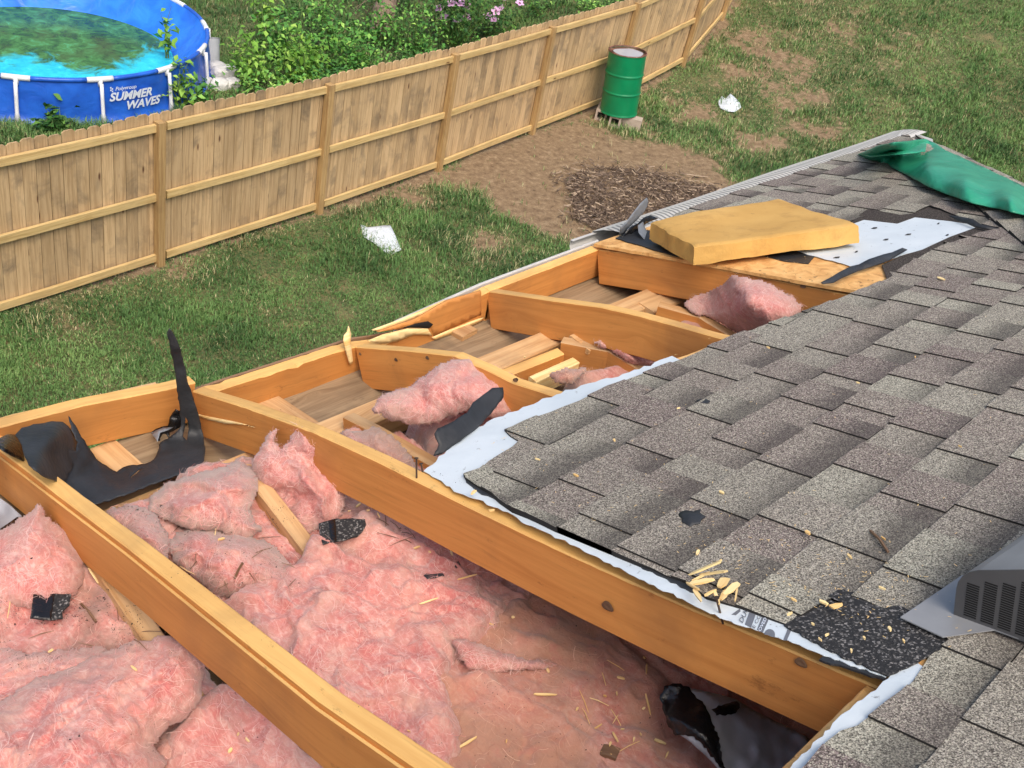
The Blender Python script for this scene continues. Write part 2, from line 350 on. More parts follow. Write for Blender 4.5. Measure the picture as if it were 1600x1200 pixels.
def m_drum():
    b = NB('green_enamel', .33); v = b.coord('Object'); c = b.ramp(b.noise(v, 3., 4), [(.3, srgb(0, 116, 72)), (.7, srgb(6, 134, 84))])
    c = b.mix(b.ramp(b.noise(v, 24., 5, .7), [(.68, 0.), (.72, .6)]), c, srgb(120, 160, 130)); b.col(c); b.bump(b.noise(v, 4., 3), .1, .02); return b.m
MAT['drum'] = m_drum()
def m_rust():
    b = NB('rusty_lid', .6); v = b.coord('Object'); b.col(b.ramp(b.noise(v, 7., 6, .7), [(.35, srgb(60, 36, 28)), (.55, srgb(110, 72, 56)), (.7, srgb(150, 120, 104))])); b.bump(b.noise(v, 40, 4), .3, .003); return b.m
MAT['rust'] = m_rust()
MAT['puddle'] = simple('rain_puddle', (.42, .45, .5), .08, .1, 3, bump=.02)
MAT['block'] = simple('concrete_block', srgb(176, 160, 144), .9, .15, 12, bump=.5, bs=90)
MAT['hole'] = simple('block_hollow_shade', (.03, .026, .022), .9, .1)  # shade of the block cavities put into the colour
MAT['ink'] = simple('grey_ink', (.13, .14, .16), .6, .1)
MAT['logo'] = simple('white_ink', (.7, .76, .84), .5, .05)
MAT['rock'] = simple('pale_rock', (.62, .61, .58), .85, .25, 9, bump=.6, bs=30)
MAT['paper'] = simple('white_scrap', (.62, .67, .71), .6, .1, 12, bump=.3)
MAT['insul_paper'] = simple('kraft_grey', srgb(196, 168, 148), .9, .1, 12)
MAT['cyl_grey'] = simple('grey_plastic', (.42, .44, .46), .45, .08)

# ------------------------------------------------------------------ builders
def tps(ctrl, pts):
    C = np.asarray(ctrl, float); xy = C[:, :2]/200.; n = len(C)
    def U(a, b_):
        r2 = ((a[:, None]-b_[None])**2).sum(2)+1e-9; return r2*np.log(r2)*.5
    K = U(xy, xy)+np.eye(n)*1e-4; P = np.c_[np.ones(n), xy]
    A = np.block([[K, P], [P.T, np.zeros((3, 3))]]); w_ = np.linalg.solve(A, np.r_[C[:, 2], 0, 0, 0])
    q = np.asarray(pts, float)/200.
    return U(q, xy)@w_[:n]+np.c_[np.ones(len(q)), q]@w_[n:]
def inside(poly, P):
    P = np.asarray(P); poly = np.asarray(poly); r = np.zeros(len(P), bool); n = len(poly)
    for i in range(n):
        a, b = poly[i], poly[(i+1) % n]
        c = ((a[1] > P[:, 1]) != (b[1] > P[:, 1]))
        with np.errstate(divide='ignore', invalid='ignore'):
            x = (b[0]-a[0])*(P[:, 1]-a[1])/(b[1]-a[1])+a[0]
        r ^= c & (P[:, 0] < x)
    return r
def edge_dist(poly, P):
    P = np.asarray(P); d = np.full(len(P), 1e9); poly = np.asarray(poly); n = len(poly)
    for i in range(n):
        a, b = poly[i], poly[(i+1) % n]; ab = b-a; t = np.clip(((P-a)@ab)/max(1e-12, ab@ab), 0, 1)
        d = np.minimum(d, np.hypot(*(P-(a+t[:, None]*ab)).T))
    return d
def rough_poly(poly, step, amp, seed=0, closed=True):
    out = []; n = len(poly); r = random.Random(seed)
    for i in range(n if closed else n-1):
        a = np.array(poly[i][:2], float); b = np.array(poly[(i+1) % n][:2], float); L = np.hypot(*(b-a)); k = max(1, int(L/step))
        nn = np.array([-(b-a)[1], (b-a)[0]])/max(L, 1e-9)
        for j in range(k):
            o_ = 0 if j == 0 else r.uniform(-amp, amp); out.append(tuple(a+(b-a)*(j+ (0 if j == 0 else r.uniform(-.2, .2)))/k+nn*o_))
    return out
def sheet(name, outline, ctrl, mat, thick=.003, parent=None, step=9, ragged=0., rstep=6, holes=(), noise=0., nscale=12., label=None, cat=None, group=None, smooth=True, seed=1):
    """torn / draped sheet. outline: traced in image pixels; ctrl: (px, py, world point) fixing its real surface."""
    out = rough_poly(outline, rstep, ragged, seed) if ragged else [tuple(p) for p in outline]
    cc = [(a, b, 1./float((np.asarray(P)-CAM)@FW)) for a, b, P in ctrl]
    polys = [out]+[list(h) for h in holes]
    verts = []; edges = []
    for pl in polys:
        # subdivide long edges
        q = []
        for i in range(len(pl)):
            a = np.array(pl[i]); b = np.array(pl[(i+1) % len(pl)]); k = max(1, int(np.hypot(*(b-a))/step))
            q += [tuple(a+(b-a)*j/k) for j in range(k)]
        s0 = len(verts); verts += q; edges += [(s0+i, s0+(i+1) % len(q)) for i in range(len(q))]
    O_ = np.array(out); mn, mx = O_.min(0), O_.max(0)
    gx, gy = np.meshgrid(np.arange(mn[0], mx[0], step), np.arange(mn[1], mx[1], step))
    G = np.c_[gx.ravel()+((np.arange(gx.size)//gx.shape[1]) % 2)*step/2, gy.ravel()]
    ok = inside(O_, G) & (edge_dist(O_, G) > step*.45)
    for h in holes: ok &= ~inside(h, G) & (edge_dist(h, G) > step*.45)
    verts += [tuple(p) for p in G[ok]]
    r = delaunay_2d_cdt([Vector(v) for v in verts], edges, [], 1, 1e-5)
    V2 = np.array([tuple(v) for v in r[0]]); Fc = [tuple(f) for f in r[2]]
    if holes:
        cen = np.array([V2[list(f)].mean(0) for f in Fc]); bad = np.zeros(len(Fc), bool)
        for h in holes: bad |= inside(h, cen)
        Fc = [f for f, b_ in zip(Fc, bad) if not b_]
    inv = tps(cc, V2); dep = 1./inv
    W = np.array([CAM+ray(x, y)*d for (x, y), d in zip(V2, dep)])
    if noise:
        dirv = CAM-W; dirv /= np.linalg.norm(dirv, axis=1)[:, None]
        W = W+dirv*(((.45-np.abs(fbm(W*nscale+3, seed*5, 3))*2.2)+.35*fbm(W*nscale*2.3, seed*5+3, 3))*noise)[:, None]
    o = mesh_obj(name, W, np.array(Fc), mat, parent, smooth=smooth)
    # make all faces look to the camera side, then give thickness away from it
    me = o.data; bm = bmesh.new(); bm.from_mesh(me); bmesh.ops.recalc_face_normals(bm, faces=bm.faces)
    org = Vector(o['_w']); s = sum((f.normal.dot(Vector(CAM)-(f.calc_center_median()+org)) for f in bm.faces))
    if s < 0: bmesh.ops.reverse_faces(bm, faces=bm.faces)
    bm.to_mesh(me); bm.free()
    md = o.modifiers.new('thickness', 'SOLIDIFY'); md.thickness = thick; md.offset = -1
    return tag(o, label, cat, group)
def flat_poly(name, pts3, mat, up, thick, parent=None, label=None, cat=None, group=None, uv=False):
    """flat plate: pts3 world points of the upper outline, thickness against 'up'"""
    P = np.array(pts3, float); up = np.asarray(up, float); n = len(P)
    V = np.r_[P, P-up*thick]; bm = bmesh.new(); vs = [bm.verts.new(v) for v in V]
    bm.faces.new(vs[:n]); bm.faces.new(vs[n:][::-1])
    for i in range(n): bm.faces.new((vs[i], vs[n+i], vs[n+(i+1) % n], vs[(i+1) % n]))
    bmesh.ops.recalc_face_normals(bm, faces=bm.faces); bmesh.ops.triangulate(bm, faces=[f for f in bm.faces if len(f.verts) > 4])
    vv = [tuple(v.co) for v in bm.verts]; bm.verts.index_update(); ff = [[v.index for v in f.verts] for f in bm.faces]; bm.free()
    o = mesh_obj(name, vv, ff, mat, parent); return tag(o, label, cat, group)
def beam(name, path, width, depth, mats, parent=None, up=(0, 0, 1), chip=0., seed=0, ch=.003, ends=None, label=None, tint=None, step=.02):
    """timber swept along path (its top centre line). mats = [side, top]. UV in metres along / across"""
    path = [np.asarray(p, float) for p in path]; pts = []
    for a, b in zip(path[:-1], path[1:]):
        L = np.linalg.norm(b-a); k = max(1, int(L/step)) if chip else 1
        pts += [a+(b-a)*j/k for j in range(k)]
    pts.append(path[-1]); pts = np.array(pts); n = len(pts)
    T = np.gradient(pts, axis=0); T /= np.linalg.norm(T, axis=1)[:, None]
    up = np.asarray(up, float); side = np.cross(T, up); side /= np.linalg.norm(side, axis=1)[:, None]; U_ = np.cross(side, T)
    s = np.r_[0, np.cumsum(np.linalg.norm(np.diff(pts, axis=0), axis=1))]
    rr = np.random.default_rng(seed)
    c = np.zeros(n); c2 = np.zeros(n)
    if chip:
        Pn = np.c_[s*9, np.full(n, seed*3.1), np.zeros(n)]
        c = np.clip(fbm(Pn*2.2, seed, 4, .75)-.12, 0, .6)*chip; c2 = np.clip(fbm(Pn*3.1+50, seed+9, 4, .75)-.12, 0, .6)*chip
    h = width/2; prof = []
    # ring order: left-top-chamfer, right ..., down
    rings = []
    for i in range(n):
        p = pts[i]; S = side[i]; U = U_[i]
        a = [(-h, -ch-c[i]), (-h+ch+c[i]*.8, -c[i]*.25), (h-ch-c2[i]*.8, -c2[i]*.25), (h, -ch-c2[i]), (h, -depth+ch), (h-ch, -depth), (-h+ch, -depth), (-h, -depth+ch)]
        rings.append([p+S*x+U*y for x, y in a])
    V = np.array(rings).reshape(-1, 3); m = 8; faces = []; mi = []; uv = []
    per = [0, ch*1.4, width, width+ch*1.4, width+depth, width+depth+ch, 2*width+depth, 2*width+depth+ch, 2*(width+depth)]
    for i in range(n-1):
        for j in range(m):
            j2 = (j+1) % m; faces.append((i*m+j, i*m+j2, (i+1)*m+j2, (i+1)*m+j)); mi.append(1 if j in (0, 1, 2) else 0)
            uv += [(s[i], per[j]), (s[i], per[j+1]), (s[i+1], per[j+1]), (s[i+1], per[j])]
    faces.append(tuple(range(m))[::-1]); mi.append(1); uv += [(j*.003, per[j]) for j in range(m)][::-1]
    faces.append(tuple((n-1)*m+j for j in range(m))); mi.append(1); uv += [(j*.003, per[j]) for j in range(m)]
    mm = mats if isinstance(mats, (list, tuple)) else [mats, mats]
    t_ = rr.uniform(.35, .75) if tint is None else tint
    o = mesh_obj(name, V, faces, mm, parent, uv=uv, midx=mi, attrs={'tint': np.full(len(V), t_)})
    return tag(o, label)
def box_vf(c, sx, sy, sz, R=None):
    v = np.array([(x, y, z) for x in (-sx/2, sx/2) for y in (-sy/2, sy/2) for z in (-sz/2, sz/2)])
    if R is not None: v = v@np.asarray(R).T
    f = [(0, 1, 3, 2), (4, 6, 7, 5), (0, 4, 5, 1), (2, 3, 7, 6), (0, 2, 6, 4), (1, 5, 7, 3)]
    return v+np.asarray(c), f
class MB:
    def __init__(s): s.v = []; s.f = []; s.m = []
    def add(s, v, f, m=0):
        k = len(s.v); s.v += [tuple(x) for x in v]; s.f += [tuple(i+k for i in q) for q in f]; s.m += [m]*len(f); return s
    def box(s, c, sx, sy, sz, R=None, m=0): v, f = box_vf(c, sx, sy, sz, R); return s.add(v, f, m)
    def tube(s, pts, r, seg=8, m=0, closed=False):
        pts = np.array(pts, float); n = len(pts); rr = np.full(n, r) if np.isscalar(r) else np.array(r)
        T = (np.roll(pts, -1, 0)-np.roll(pts, 1, 0)) if closed else np.gradient(pts, axis=0)
        T /= np.linalg.norm(T, axis=1)[:, None]+1e-12; A = np.array([0, 0, 1.]) if abs(T[0, 2]) < .8 else np.array([1., 0, 0])
        S = np.cross(T, A); S /= np.linalg.norm(S, axis=1)[:, None]; U = np.cross(S, T)
        a = np.linspace(0, 2*PI, seg, endpoint=False)
        V = (pts[:, None]+S[:, None]*(np.cos(a)[None, :, None]*rr[:, None, None])+U[:, None]*(np.sin(a)[None, :, None]*rr[:, None, None])).reshape(-1, 3)
        f = []
        for i in range(n if closed else n-1):
            for j in range(seg): i2 = (i+1) % n; f.append((i*seg+j, i*seg+(j+1) % seg, i2*seg+(j+1) % seg, i2*seg+j))
        if not closed: f += [tuple(range(seg))[::-1], tuple((n-1)*seg+j for j in range(seg))]
        return s.add(V, f, m)
    def obj(s, name, mats, parent=None, smooth=False, **kw): return mesh_obj(name, s.v, s.f, mats, parent, midx=s.m, smooth=smooth, **kw)
def blades(P, n_per, length, width, lean, rng, tintf, upv=None):
    """grass blades: two-triangle strips bent over"""
    P = np.repeat(P, n_per, 0); n = len(P); a = rng.uniform(0, 2*PI, n); L = length*rng.uniform(.5, 1.25, n); W = width*rng.uniform(.7, 1.3, n)
    ln = lean*rng.uniform(.3, 1.3, n); d = np.c_[np.cos(a), np.sin(a), np.zeros(n)]; s = np.c_[-np.sin(a), np.cos(a), np.zeros(n)]
    P = P+np.c_[rng.normal(0, .018, (n, 2)), np.zeros(n)]
    z = np.array([0, 0, 1.])
    m = P+d*(L*ln*.35)[:, None]+z*(L*.62*(1-ln*.25))[:, None]; t = P+d*(L*ln)[:, None]+z*(L*(1-ln*.45))[:, None]
    V = np.stack([P-s*(W/2)[:, None], P+s*(W/2)[:, None], m+s*(W*.4)[:, None], m-s*(W*.4)[:, None], t], 1).reshape(-1, 3)
    k = np.arange(n)*5
    Fq = np.concatenate([np.c_[k, k+1, k+2], np.c_[k, k+2, k+3], np.c_[k+3, k+2, k+4]])
    t_ = tintf(P, n); T_ = np.repeat(t_, 5)
    return V, Fq, T_
def leaves(C, size, rng, up=.5, asp=.62):
    n = len(C); a = rng.uniform(0, 2*PI, n); tilt = rng.normal(.1, up, n); S = size*rng.uniform(.6, 1.3, n)
    d = np.c_[np.cos(a)*np.cos(tilt), np.sin(a)*np.cos(tilt), -np.sin(tilt)]
    s = np.c_[-np.sin(a), np.cos(a), rng.normal(0, .35, n)]; s /= np.linalg.norm(s, axis=1)[:, None]; nn = np.cross(d, s)
    sag = -np.abs(nn)*0
    b0 = C; L = C+d*(S*.45)[:, None]+s*(S*asp/2)[:, None]+nn*(S*.08)[:, None]; R_ = C+d*(S*.45)[:, None]-s*(S*asp/2)[:, None]+nn*(S*.08)[:, None]; t = C+d*S[:, None]-np.array([0, 0, 1.])*(S*.15)[:, None]
    V = np.stack([b0, L, t, R_], 1).reshape(-1, 3); k = np.arange(n)*4
    return V, np.concatenate([np.c_[k, k+1, k+2], np.c_[k, k+2, k+3]]), np.repeat(np.clip(rng.normal(.5, .25, n), 0, 1), 4)

# ================================================================== TERRAIN
def ground_z(x, y=None):
    t = np.clip(np.asarray(x, float)-14, 0, None); z = np.where(t < 7.9, .017*t*t, .017*62.41+.2686*(t-7.9)); return np.minimum(z, 6.)
def gt(px, py):
    z = 0.
    for _ in range(12): P = gz(px, py, z); z = .5*z+.5*float(ground_z(P[0]))
    P = gz(px, py, z); return np.array([P[0], P[1], float(ground_z(P[0]))])
DIRT = np.array([gt(*p)[:2] for p in [(672, 282), (720, 240), (800, 214), (905, 196), (1000, 222), (1085, 243), (1140, 285), (1120, 330), (1040, 372), (940, 388), (880, 372), (835, 348), (800, 338), (760, 300), (712, 292)]])
MULCH = np.array([gt(*p)[:2] for p in [(882, 282), (925, 262), (1000, 266), (1060, 282), (1125, 298), (1110, 330), (1040, 345), (960, 372), (900, 345)]])
BLOBS = [(gt(a, b)[:2], r_, s_) for a, b, r_, s_ in [(1190, 225, .55, .8), (1290, 205, .6, .6), (1215, 75, 1.3, .55), (1300, 25, 1.8, .52), (1090, 170, .9, .42), (1160, 120, 1.2, .48), (1385, 60, 1.1, .45), (760, 385, .5, .6), (1010, 205, .5, .4), (1250, 150, .9, .42),
        (300, 395, .45, .6), (640, 300, .6, .55), (60, 490, .5, .5), (270, 420, .4, .5), (560, 285, .35, .4), (1340, 160, .8, .25), (1030, 390, .4, .5), (850, 195, .5, .6), (920, 185, .4, .5), (90, 640, .3, .3), (400, 480, .3, .2)]]
FENCE = [(-1.3, 9.4), (1.12, 9.52), (3.54, 9.68), (5.975, 9.892), (8.41, 10.131), (10.80, 10.43), (13.25, 10.85), (15.75, 11.2), (18.19, 11.55), (20.46, 12.37), (22.7, 13.35), (24.9, 14.4), (27.1, 15.5), (29.3, 16.6)]
def fence_y(x): return np.interp(x, [p[0] for p in FENCE], [p[1] for p in FENCE])
def dirt(x, y):
    P = np.c_[x, y]; n = fbm(np.c_[P*.9, np.zeros(len(P))], 5, 5, .6); n2 = fbm(np.c_[P*3.3, np.zeros(len(P))], 15, 4, .6)
    d = edge_dist(DIRT, P); v = np.where(inside(DIRT, P), np.clip(.62+d*1.2, 0, 1.1), np.clip(.62-d*1.6, 0, 1))
    for c, r_, s_ in BLOBS: v = np.maximum(v, s_*.92*np.exp(-((P-c)**2).sum(1)/(2*(r_*.75)**2)))
    fd = fence_y(P[:, 0])-P[:, 1]; v = np.maximum(v, np.where(fd > -.1, .6*np.exp(-(fd/.28)**2), 0))
    n3 = fbm(np.c_[P*9., np.zeros(len(P))], 25, 3, .7); return v+n*.34+n2*.34+n3*.16*(v > .08)+.16*np.exp(-((P[:, 0]-17)/5.)**2)*(P[:, 1] < fence_y(P[:, 0]))*np.clip((P[:, 1]-7.)/2., 0, 1)
def spaced(lo, hi, a, b, fine, coarse):
    return np.unique(np.r_[-np.geomspace(abs(lo)+1, 1, 14)+1+a if lo < a else [], np.arange(a, b, fine), b+np.geomspace(1, hi-b+1, 18)-1])
gx = spaced(-150, 260, 1., 30., .11, 5); gy = spaced(-150, 260, 2., 20., .11, 5)
X, Y = np.meshgrid(gx, gy); xs, ys = X.ravel(), Y.ravel()
zs = ground_z(xs)+fbm(np.c_[xs*1.1, ys*1.1, xs*0], 3, 3)*.035*(ys > 2.4)+fbm(np.c_[xs*5, ys*5, xs*0], 8, 2)*.012
nx = len(gx); I = np.arange(len(xs)).reshape(X.shape)
Fq = np.stack([I[:-1, :-1], I[:-1, 1:], I[1:, 1:], I[1:, :-1]], -1).reshape(-1, 4)
g = mesh_obj('lawn', np.c_[xs, ys, zs-.01], Fq, MAT['ground'], attrs={'dirt': dirt(xs, ys)}, smooth=True, origin=(0, 0, 0)); tag(g, 'patchy green lawn with bare brown earth on both sides of the fence', 'lawn', kind='structure')

# ------------------------------------------------------------------ grass blades
POOLC = np.array([7.65, 15.90]); POOLR = 2.36
def screen_pts(n, x0, x1, y0, y1, rng):
    px, py = rng.uniform(x0, x1, n), rng.uniform(y0, y1, n)
    D = FW+RT*((px-800)/F)[:, None]+UP*((600-py)/F)[:, None]; z = np.zeros(n)
    for _ in range(10): P = CAM+D*((z-CZ)/D[:, 2])[:, None]; z = .5*z+.5*ground_z(P[:, 0])
    return P
P = np.r_[screen_pts(150000, -120, 1720, -80, 720, RNG), screen_pts(70000, -900, 2100, -150, 1000, RNG), np.c_[RNG.uniform(-1, 26, 60000), RNG.uniform(2.6, 17, 60000), np.zeros(60000)]]
P = P[(P[:, 0] < 45) & (P[:, 0] > -5) & (P[:, 1] < 30) & (P[:, 1] > 2.6)]; P[:, 2] = ground_z(P[:, 0])-.005
dv = dirt(P[:, 0], P[:, 1]); far = P[:, 1] > fence_y(P[:, 0])
keep = (RNG.uniform(0, 1, len(P)) > np.clip((dv-.3)*2.6, 0, .985)) | (far & (RNG.uniform(0, 1, len(P)) > .2))
keep &= np.hypot(P[:, 0]-POOLC[0], P[:, 1]-POOLC[1]) > POOLR+.12
keep &= ~inside(MULCH, P[:, :2]) | (RNG.uniform(0, 1, len(P)) > .99)
P = P[keep]; dv = dv[keep]; far = far[keep]
P[:, 2] += 0; cl = fbm(np.c_[P[:, :2]*1.7, P[:, 2]*0], 31, 4); cl2 = fbm(np.c_[P[:, :2]*.45, P[:, 2]*0], 41, 3)
def tintf(Pp, n):
    a = fbm(np.c_[Pp[:, :2]*1.6, Pp[:, 2]*0], 51, 3)*.45; t = .34+a+RNG.normal(0, .14, n)+np.clip(Pp[:, 0]-14, 0, 8)*.012
    dd = dirt(Pp[:, 0], Pp[:, 1]); straw = RNG.uniform(0, 1, n) < np.clip(.02+(dd-.05)*.65, .015, .55)
    return np.clip(np.where(straw, RNG.uniform(.84, 1., n), np.clip(t, 0, .78)), 0, 1)
dist_ = np.linalg.norm(P-CAM, axis=1); tall = (.055+.035*np.clip(cl*2, -.6, 1.5)+.03*(cl2 > .1))*np.clip(1+(dist_-12)*.03, 1, 1.6)
V, Fa, T_ = blades(P, 3, 1., .0075, .75, RNG, tintf)
hL = np.repeat(np.repeat(np.where(far, tall*1.5, tall), 3), 5)
B0 = np.repeat(V.reshape(-1, 5, 3)[:, :2].mean(1), 5, 0)
sc_ = np.c_[hL, hL, hL]; D_ = V-B0; wid = np.isin(np.arange(len(V)) % 5, (0, 1))
V = np.where(wid[:, None], V, B0+D_*sc_)
# keep blade width after scaling: rebuild the two middle vertices a little apart
mid_ = V.reshape(-1, 5, 3); base_s = (mid_[:, 1]-mid_[:, 0]); c_ = (mid_[:, 2]+mid_[:, 3])/2
wf = np.repeat(np.clip(1+(dist_-12)*.03, 1, 1.6), 3)[:, None]; b2_ = (mid_[:, 0]+mid_[:, 1])/2; base_s = base_s*wf; mid_[:, 0] = b2_-base_s/2; mid_[:, 1] = b2_+base_s/2; mid_[:, 2] = c_+base_s*.4; mid_[:, 3] = c_-base_s*.4; V = mid_.reshape(-1, 3)
go = mesh_obj('grass', V, Fa, MAT['grass'], attrs={'tint': T_}, origin=(0, 0, 0)); tag(go, 'short green and straw coloured grass blades covering the lawn', 'grass', kind='stuff')

# mulch twigs and soil litter
n = 4200; P = screen_pts(60000, 860, 1150, 240, 390, RNG); P = P[inside(MULCH, P[:, :2]) | ((edge_dist(MULCH, P[:, :2]) < .25) & (RNG.uniform(0, 1, len(P)) < .12))][:n]
v = []; f = []; t = []
for i, p in enumerate(P):
    a = RNG.uniform(0, 2*PI); L = RNG.uniform(.03, .13) if i > 60 else RNG.uniform(.25, .7); el = RNG.normal(0, .2); wd = RNG.uniform(.004, .011)
    d = np.array([math.cos(a)*math.cos(el), math.sin(a)*math.cos(el), math.sin(el)]); s_ = np.array([-d[1], d[0], 0])*wd; z0 = RNG.uniform(.0, .045)
    c = np.array([p[0], p[1], float(ground_z(p[0]))+z0+.01]); k = len(v)
    v += [c-d*L/2-s_, c-d*L/2+s_, c+d*L/2+s_*.5, c+d*L/2-s_*.5, c-d*L/2+np.array([0, 0, wd*1.4]), c+d*L/2+np.array([0, 0, wd])]
    f += [(k, k+3, k+5, k+4), (k+1, k+4, k+5, k+2), (k, k+4, k+1, k+1)][:2]; t += [RNG.uniform(0, 1)**1.7]*6
tag(mesh_obj('mulch', v, f, MAT['twig'], attrs={'tint': t}), 'heap of brown twig mulch on the bare earth', 'mulch', kind='stuff')

# ================================================================== FENCE
fe = empty('wooden_fence', (FENCE[3][0], FENCE[3][1], 0), 'long dog-eared wooden privacy fence with three rails crossing the yard', 'fence')
fe['_w'] = [FENCE[3][0], FENCE[3][1], 0.]
HP = 1.75; tops = []
def fb(k): x, y = FENCE[k]; return np.array([x, y, float(ground_z(x))])
def lean(k): return np.array([.13, .02, HP]) if k >= 8 else (np.array([.04, 0, HP]) if k == 7 else np.array([0, 0, HP]))
for k in range(len(FENCE)):
    b_ = fb(k); tpp = b_+lean(k); dr = (fb(min(k+1, len(FENCE)-1))-fb(max(k-1, 0))); dr[2] = 0; dr /= np.linalg.norm(dr); nrm = np.array([dr[1], -dr[0], 0])
    beam('post', [b_-[0, 0, .1]+nrm*.045, tpp+nrm*.045], .092, .092, [MAT['post'], MAT['post']], fe, up=dr, seed=k, ch=.004)
for k in range(len(FENCE)-1):
    a, b = fb(k), fb(k+1); la, lb = lean(k), lean(k+1); L = np.linalg.norm((b-a)[:2]); d = (b-a)/L; dh = d.copy(); dh[2] = 0; dh /= np.linalg.norm(dh); nr = np.array([dh[1], -dh[0], 0])
    for zf in (.985, .52, .085):
        A = a+la*zf+dh*.05+nr*.028; B = b+lb*zf-dh*.05+nr*.028; sag = np.array([0, 0, random.uniform(-.012, .006)])
        beam('rail', [A, (A+B)/2+sag, B], .04, .088, [MAT['rail'], MAT['rail']], fe, seed=k*3+int(zf*10), ch=.003)
    V = []; Fs = []; UV = []; Tn = []; npk = 17; wv = (L)/npk
    for i in range(npk):
        t0 = (i+.5)/npk; c = a+(b-a)*t0; ln_ = la*(1-t0)+lb*t0; hgt = 1.045+random.uniform(-.008, .008)
        w2 = wv/2-.002-random.uniform(0, .002); ear = .022; tilt = random.uniform(-.004, .004); z0_ = .035+random.uniform(-.01, .01)
        prof = [(-w2, z0_), (w2, z0_), (w2+tilt, hgt-ear/1.75), (w2-.028+tilt, hgt), (-w2+.028+tilt, hgt), (-w2+tilt, hgt-ear/1.75)]
        k0 = len(V); off = -nr*(.008+random.uniform(0, .003))
        for th in (0., -.015):
            for x_, z_ in prof: V.append(c+dh*x_+ln_*z_+off+nr*th)
        q = [(0, 1, 2, 3, 4, 5), (11, 10, 9, 8, 7, 6)]+[(j, j+6, (j+1) % 6+6, (j+1) % 6) for j in range(6)]
        ru, rv = random.uniform(0, 50), random.uniform(0, 50)
        for fc in q:
            Fs.append([k0+j for j in fc])
            for j in fc: x_, z_ = prof[j % 6]; UV.append((z_*1.75+ru, x_+rv+(0.01 if j > 5 else 0)))
        Tn += [random.uniform(0., 1.)]*12
    mesh_obj('picket_panel', V, Fs, MAT['picket'], fe, uv=UV, attrs={'tint': Tn})

# ================================================================== POOL
pc = np.array([POOLC[0], POOLC[1], 0.]); pool = empty('swimming_pool', pc, 'round blue above-ground pool with green algae water behind the fence', 'pool'); pool['_w'] = list(pc)
RH = .60; ang = [rad(-125+25.714*k) for k in range(14)]
def ring_surface(name, prof, mat, amp, seed, seg=168):
    V = []; m = len(prof)
    for i in range(seg):
        a = 2*PI*i/seg
        for j, (r_, z_) in enumerate(prof):
            e = math.sin(PI*min(1, max(0, (RH-z_)/RH)))*amp; ph = min(abs((a-q+PI) % (2*PI)-PI) for q in ang)/rad(12.86)
            rr = r_+e*(.6*math.sin(ph*PI/2)+.5*float(fbm([[a*3, z_*5, seed]], seed, 3)[0])); V.append(pc+np.array([math.cos(a)*rr, math.sin(a)*rr, z_]))
    Fs = [(i*m+j, ((i+1) % seg)*m+j, ((i+1) % seg)*m+j+1, i*m+j+1) for i in range(seg) for j in range(m-1)]
    return mesh_obj(name, V, Fs, mat, pool, smooth=True)
ring_surface('outer_wall', [(POOLR, RH), (POOLR+.005, .5), (POOLR+.01, .38), (POOLR+.02, .25), (POOLR+.03, .12), (POOLR+.07, .02), (POOLR+.1, 0.)], MAT['liner'], .05, 3)
ring_surface('inner_liner', [(POOLR-.03, RH), (POOLR-.1, .48), (POOLR-.24, .34), (POOLR-.4, .2), (POOLR-.52, .1), (POOLR-.6, .02), (.1, .012)], MAT['liner_in'], .06, 9)
seg = 96; rr = np.linspace(0, POOLR-.5, 26); V = [pc+np.array([0, 0, .13])]; 
for r_ in rr[1:]:
    for i in range(seg): a = 2*PI*i/seg; V.append(pc+np.array([math.cos(a)*r_, math.sin(a)*r_, .13]))
Fs = [(0, 1+i, 1+(i+1) % seg) for i in range(seg)]+[(1+j*seg+i, 1+(j+1)*seg+i, 1+(j+1)*seg+(i+1) % seg, 1+j*seg+(i+1) % seg) for j in range(len(rr)-2) for i in range(seg)]
V = np.array(V); e1 = gz(0, 15, .13)[:2]; 
def pxy(P):   # position across the water from the near-left side (0) to the far-right (1)
    return ((P[:, 0]-pc[0])*.15+(P[:, 1]-pc[1])*.95)
al = .58+.42*pxy(V)+.28*np.exp(-(((V[:, 0]-8.0)**2)+(V[:, 1]-15.1)**2)/.5)+.0
mesh_obj('pool_water', V, Fs, MAT['water'], pool, attrs={'algae': al}, smooth=True)
rail_r = .032
mb = MB()
for k in range(14):
    a0, a1 = ang[k]+rad(4.2), ang[k]+rad(25.714-4.2); q = np.linspace(a0, a1, 9)
    MB().tube([pc+[math.cos(t)*POOLR, math.sin(t)*POOLR, RH+.005] for t in q], rail_r, 10).obj('top_rail', MAT['liner'], pool, smooth=True)
    q = np.linspace(ang[k]-rad(4.3), ang[k]+rad(4.3), 7)
    m_ = MB().tube([pc+[math.cos(t)*POOLR, math.sin(t)*POOLR, RH+.005] for t in q], .038, 12)
    m_.tube([pc+[math.cos(ang[k])*(POOLR+.01+.0*z), math.sin(ang[k])*(POOLR+.01), z] for z in (RH, RH-.09)], .034, 10)
    m_.obj('joint', MAT['pvc'], pool, smooth=True)
    e_ = [pc+[math.cos(ang[k])*(POOLR+.055+.05*(1-z/RH)), math.sin(ang[k])*(POOLR+.055+.05*(1-z/RH)), z] for z in (0., .15, .35, RH-.04)]
    MB().tube(e_, [.05, .026, .026, .026], 10).obj('leg', MAT['pvc'], pool, smooth=True)
